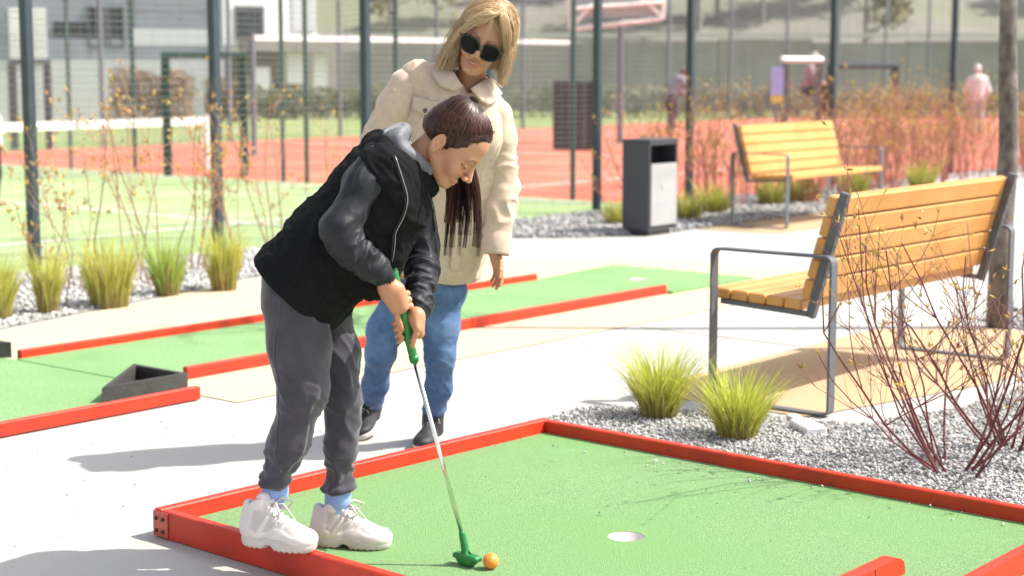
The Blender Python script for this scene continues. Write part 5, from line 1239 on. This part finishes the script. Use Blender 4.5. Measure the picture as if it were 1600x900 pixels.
sgo = sg.build('sunglasses', M('black_acetate', (.006, .006, .007), None, rough=.2), wm, True, gb2); le.build('lens', m_lens, sgo, True, gb2)
# blonde hair: a scalp cap and long strands parted near the top
def bl(t): return A(.27, .15, .075) + (A(.74, .54, .33) - A(.27, .15, .075)) * t
cap = SDF(); cap.u(ell(WL(-.012, 0, .048), A(.104, .083, .097) * WS, WFm), .01)
cap.u(cone(WL(-.03, .060, .02), WL(-.02, .070, -.07), .030, .022), .03); cap.u(cone(WL(-.03, -.060, .02), WL(-.02, -.070, -.07), .030, .022), .03)
cap.u(ell(WL(-.065, 0, -.03), A(.04, .07, .09) * WS, WFm), .03)
cap.cut(ell(WL(.090, -.006, -.020), A(.105, .068, .104) * WS, WFm), .01); cap.cut(cone(wn0, WL(.03, 0, -.06), .05, .055), .01)
v, q = cap.mesh(*bbox([WL(.1, .1, .16), WL(-.12, -.1, -.14), WL(-.12, .1, .16), WL(.1, -.1, -.1)], .03), .003)
hw = mk('hair', v, q, m_hair, wm, True, gb2, np.tile(bl(.25), (len(v), 1))); tb = MB(); g = np.random.default_rng(15)
EC = WL(-.012, 0, .048); ER = A(.104, .083, .097) * WS
for i in range(3400):
    side = 1 if g.uniform() < .5 else -1; pf = g.uniform(-.085, .072); part = .024
    az = (R(66) + (R(155) - R(66)) * g.uniform() ** .9) * side                # direction it falls, from the face side round to the back
    if pf > .03: az = R(g.uniform(58, 88)) * side
    root = np.array([pf, part + g.normal(0, .004), 0]); layer = g.uniform(1.02, 1.20) if g.uniform() < .85 else g.uniform(1.18, 1.28)
    ln = g.uniform(.05, .14) if side > 0 else g.uniform(.07, .185); pts = []; root[2] = ER[2] / WS * math.sqrt(max(0, 1 - (root[0] / .104) ** 2 - (root[1] / .083) ** 2)); n_e = 7
    tgt = np.array([.104 * math.cos(az) * .80, .083 * math.sin(az), -.01])
    for t in np.linspace(0, 1, n_e):
        p = root + (tgt - root) * (t ** 1.1); d = p / A(.104, .083, .097); r = np.linalg.norm(d) + 1e-6; lay = 1 + (layer - 1) * (.35 + .65 * t) + .02; p = p / r * lay; pts.append(EC + WS * (WFm.T @ p) if False else EC + WS * (p[0] * WFm[0] + p[1] * WFm[1] + p[2] * WFm[2]))
    dn = unit(A(0, 0, -1) * .75 - WFm[2] * .55 + WFm[1] * (.02 if side > 0 else .42) * side * g.uniform(.1, 1.2) + WFm[0] * g.normal(0, .10)); curl = g.normal(0, .006, 3); last = pts[-1]
    for t in np.linspace(.2, 1, 6):
        pts.append(last + dn * ln * t + curl * math.sin(t * 3) + A(0, 0, -.02) * t * t - WFm[1] * side * (.022 if side > 0 else -.01) * t * t * g.uniform(.3, 1.4))
    n = len(pts); hl = np.clip(g.normal(.5, .28), 0, 1.15); tb.tube(pts, np.linspace(.0012, .0005, n), 3, False, bl(hl))
for i in range(170):                                  # fringe swept from the parting across the upper forehead
    j = g.normal(0, .0035, 3); a = [WL(.040 + .02 * g.uniform(), .024, .136) + j, WL(.080, .004, .120) + j, WL(.098, -.030, .094 + .012 * g.normal()) + j, WL(.088, -.066, .055 + .012 * g.normal()) + j, WL(.062, -.089, -.01) + j, WL(.04, -.095, -.07) + j]
    n = int(g.integers(12, 17)); tb.tube(bez(np.array(a), 16)[:n], np.linspace(.0011, .0005, n), 3, False, bl(g.uniform(.2, 1.15)))
for i in range(260):
    j = g.normal(0, .003, 3); o = g.uniform(-.022, .004); ff = .012 * (o < -.009); a = [WL(.035 + .03 * g.uniform(), .026, .134) + j, WL(.080 + ff, .046 + o, .114) + j, WL(.080 + ff, .078 + o, .062) + j, WL(.058, .092 + .4 * o, .0) + j, WL(.038, .096, -.06) + j]
    n = int(g.integers(11, 15)); tb.tube(bez(np.array(a), 14)[:n], np.linspace(.0011, .0005, n), 3, False, bl(g.uniform(.2, 1.15)))
for i in range(4):
    a = [WL(.06, -.012, .135), WL(.105, -.004 + .004 * i, .09), WL(.118, .000 + .003 * i, .03), WL(.124, .004 + .003 * i, -.02)]; tb.tube(bez(np.array(a), 9), np.linspace(.0006, .0003, 9), 3, False, bl(.9))
tb.build('hair_strands', m_hair, hw, True, gb2)

# ------------------------------------------------------------------ far figures
def far_person(label, at, pose, shirt, legs, hair, h=1.68, yaw=0, skin=SK):
    t = thing('person', label, 'person', at, yaw)
    if pose == 'sit': J = dict(pel=A(0, 0, .5), ch=A(.10, 0, .90), hd=A(.17, 0, 1.20), k=[A(.42, s * .12, .52) for s in (-1, 1)], a=[A(.40, s * .12, .06) for s in (-1, 1)], e=[A(.22, s * .24, .68) for s in (-1, 1)], w=[A(.40, s * .10, .62) for s in (-1, 1)])
    elif pose == 'bend': J = dict(pel=A(0, 0, .86), ch=A(.22, 0, 1.20), hd=A(.36, 0, 1.42), k=[A(.08, s * .10, .48) for s in (-1, 1)], a=[A(s * .10, s * .10, .06) for s in (-1, 1)], e=[A(.34, s * .22, 1.0) for s in (-1, 1)], w=[A(.48, s * .10, .86) for s in (-1, 1)])
    else: J = dict(pel=A(0, 0, .92), ch=A(.0, 0, 1.32), hd=A(.02, 0, 1.60), k=[A(.03, s * .10, .50) for s in (-1, 1)], a=[A(0, s * .10, .06) for s in (-1, 1)], e=[A(.0, s * .27, 1.08) for s in (-1, 1)], w=[A(.12, s * .25, .88) for s in (-1, 1)])
    b = SDF(); b.u(ell(J['hd'], A(.09, .075, .115)), .02); b.u(ell(J['hd'] + A(.085, 0, -.02), A(.02, .016, .022)), .02); b.u(cone(J['hd'] - A(.01, 0, .06), J['ch'] + A(0, 0, .08), .05, .055), .02); b.u(cone(J['pel'], J['ch'], .10, .12), .03)
    for i in (0, 1):
        s = (-1, 1)[i]; b.chain([J['ch'] + A(0, s * .17, .06), J['e'][i], J['w'][i], J['w'][i] + unit(J['w'][i] - J['e'][i]) * .10], [.05, .04, .03, .03], .02); b.chain([J['pel'] + A(0, s * .09, 0), J['k'][i], J['a'][i]], [.08, .055, .04], .02); b.u(cone(J['a'][i] - A(.04, 0, .02), J['a'][i] + A(.16, 0, -.025), .04, .035), .02)
    v, q = b.mesh(A(-.3, -.45, -.05), A(.75, .45, 1.85), .018); mk('body', v, q, m_skin, t, True, None, np.tile(skin, (len(v), 1)))
    s_ = SDF(); s_.u(cone(J['pel'] + A(0, 0, .02), J['ch'], .15, .17, (A(0, 1, 0).astype(np.float32), .8)), .04)
    for i in (0, 1): s_.chain([J['ch'] + A(0, (-1, 1)[i] * .17, .06), J['e'][i], J['e'][i] * .5 + J['w'][i] * .5], [.075, .062, .055], .03)
    v, q = s_.mesh(A(-.4, -.45, .2), A(.75, .45, 1.7), .018); mk('shirt', v, q, shirt, t, True)
    p_ = SDF()
    for i in (0, 1): p_.chain([J['pel'] + A(0, (-1, 1)[i] * .09, 0), J['k'][i], J['a'][i] + A(0, 0, .06)], [.12, .085, .065], .04)
    v, q = p_.mesh(A(-.3, -.45, 0), A(.75, .45, 1.2), .018); mk('trousers', v, q, legs, t, True)
    h_ = SDF(); h_.u(ell(J['hd'] + A(-.018, 0, .025), A(.093, .085, .105)), .02); h_.cut(ell(J['hd'] + A(.09, 0, -.04), A(.09, .075, .11)), .01); v, q = h_.mesh(J['hd'] - .2, J['hd'] + .2, .012); mk('hair', v, q, hair, t, True)
    return t
def mm(n, c): return M(n, c, None, rough=.85)
far_person('seated figure in mauve top leaning forward under the steel frame', (xat(1258, 37.6), 37.6, .42), 'sit', mm('mauve_cloth', (.34, .24, .26)), mm('charcoal_cloth', (.03, .03, .04)), mm('grey_hair', (.5, .48, .46)), yaw=R(-20))
far_person('figure in white shirt standing at far right behind the russet shrubs', (xat(1522, 36), 36, 0), 'stand', mm('white_shirt_cloth', (.66, .62, .62)), mm('pale_trouser_cloth', (.4, .36, .36)), mm('white_hair', (.66, .64, .62)), yaw=R(80)).scale = (.86,) * 3
far_person('bent figure in grey and dark clothes beside the dark fence post right of the woman', (xat(1046, 37), 37, 0), 'bend', mm('grey_cloth', (.24, .24, .27)), mm('dark_trouser_cloth', (.05, .05, .06)), mm('brown_hair', (.16, .12, .10)), yaw=R(20)).scale = (.92,) * 3
far_person('figure in white top cut by the left picture edge on the green field', (xat(-11, 17.6), 17.6, 0), 'stand', mm('pinkish_white_cloth', (.62, .55, .52)), mm('black_trouser_cloth', (.02, .02, .025)), mm('dark_hair', (.05, .035, .03)), yaw=R(30)).scale = (.66,) * 3
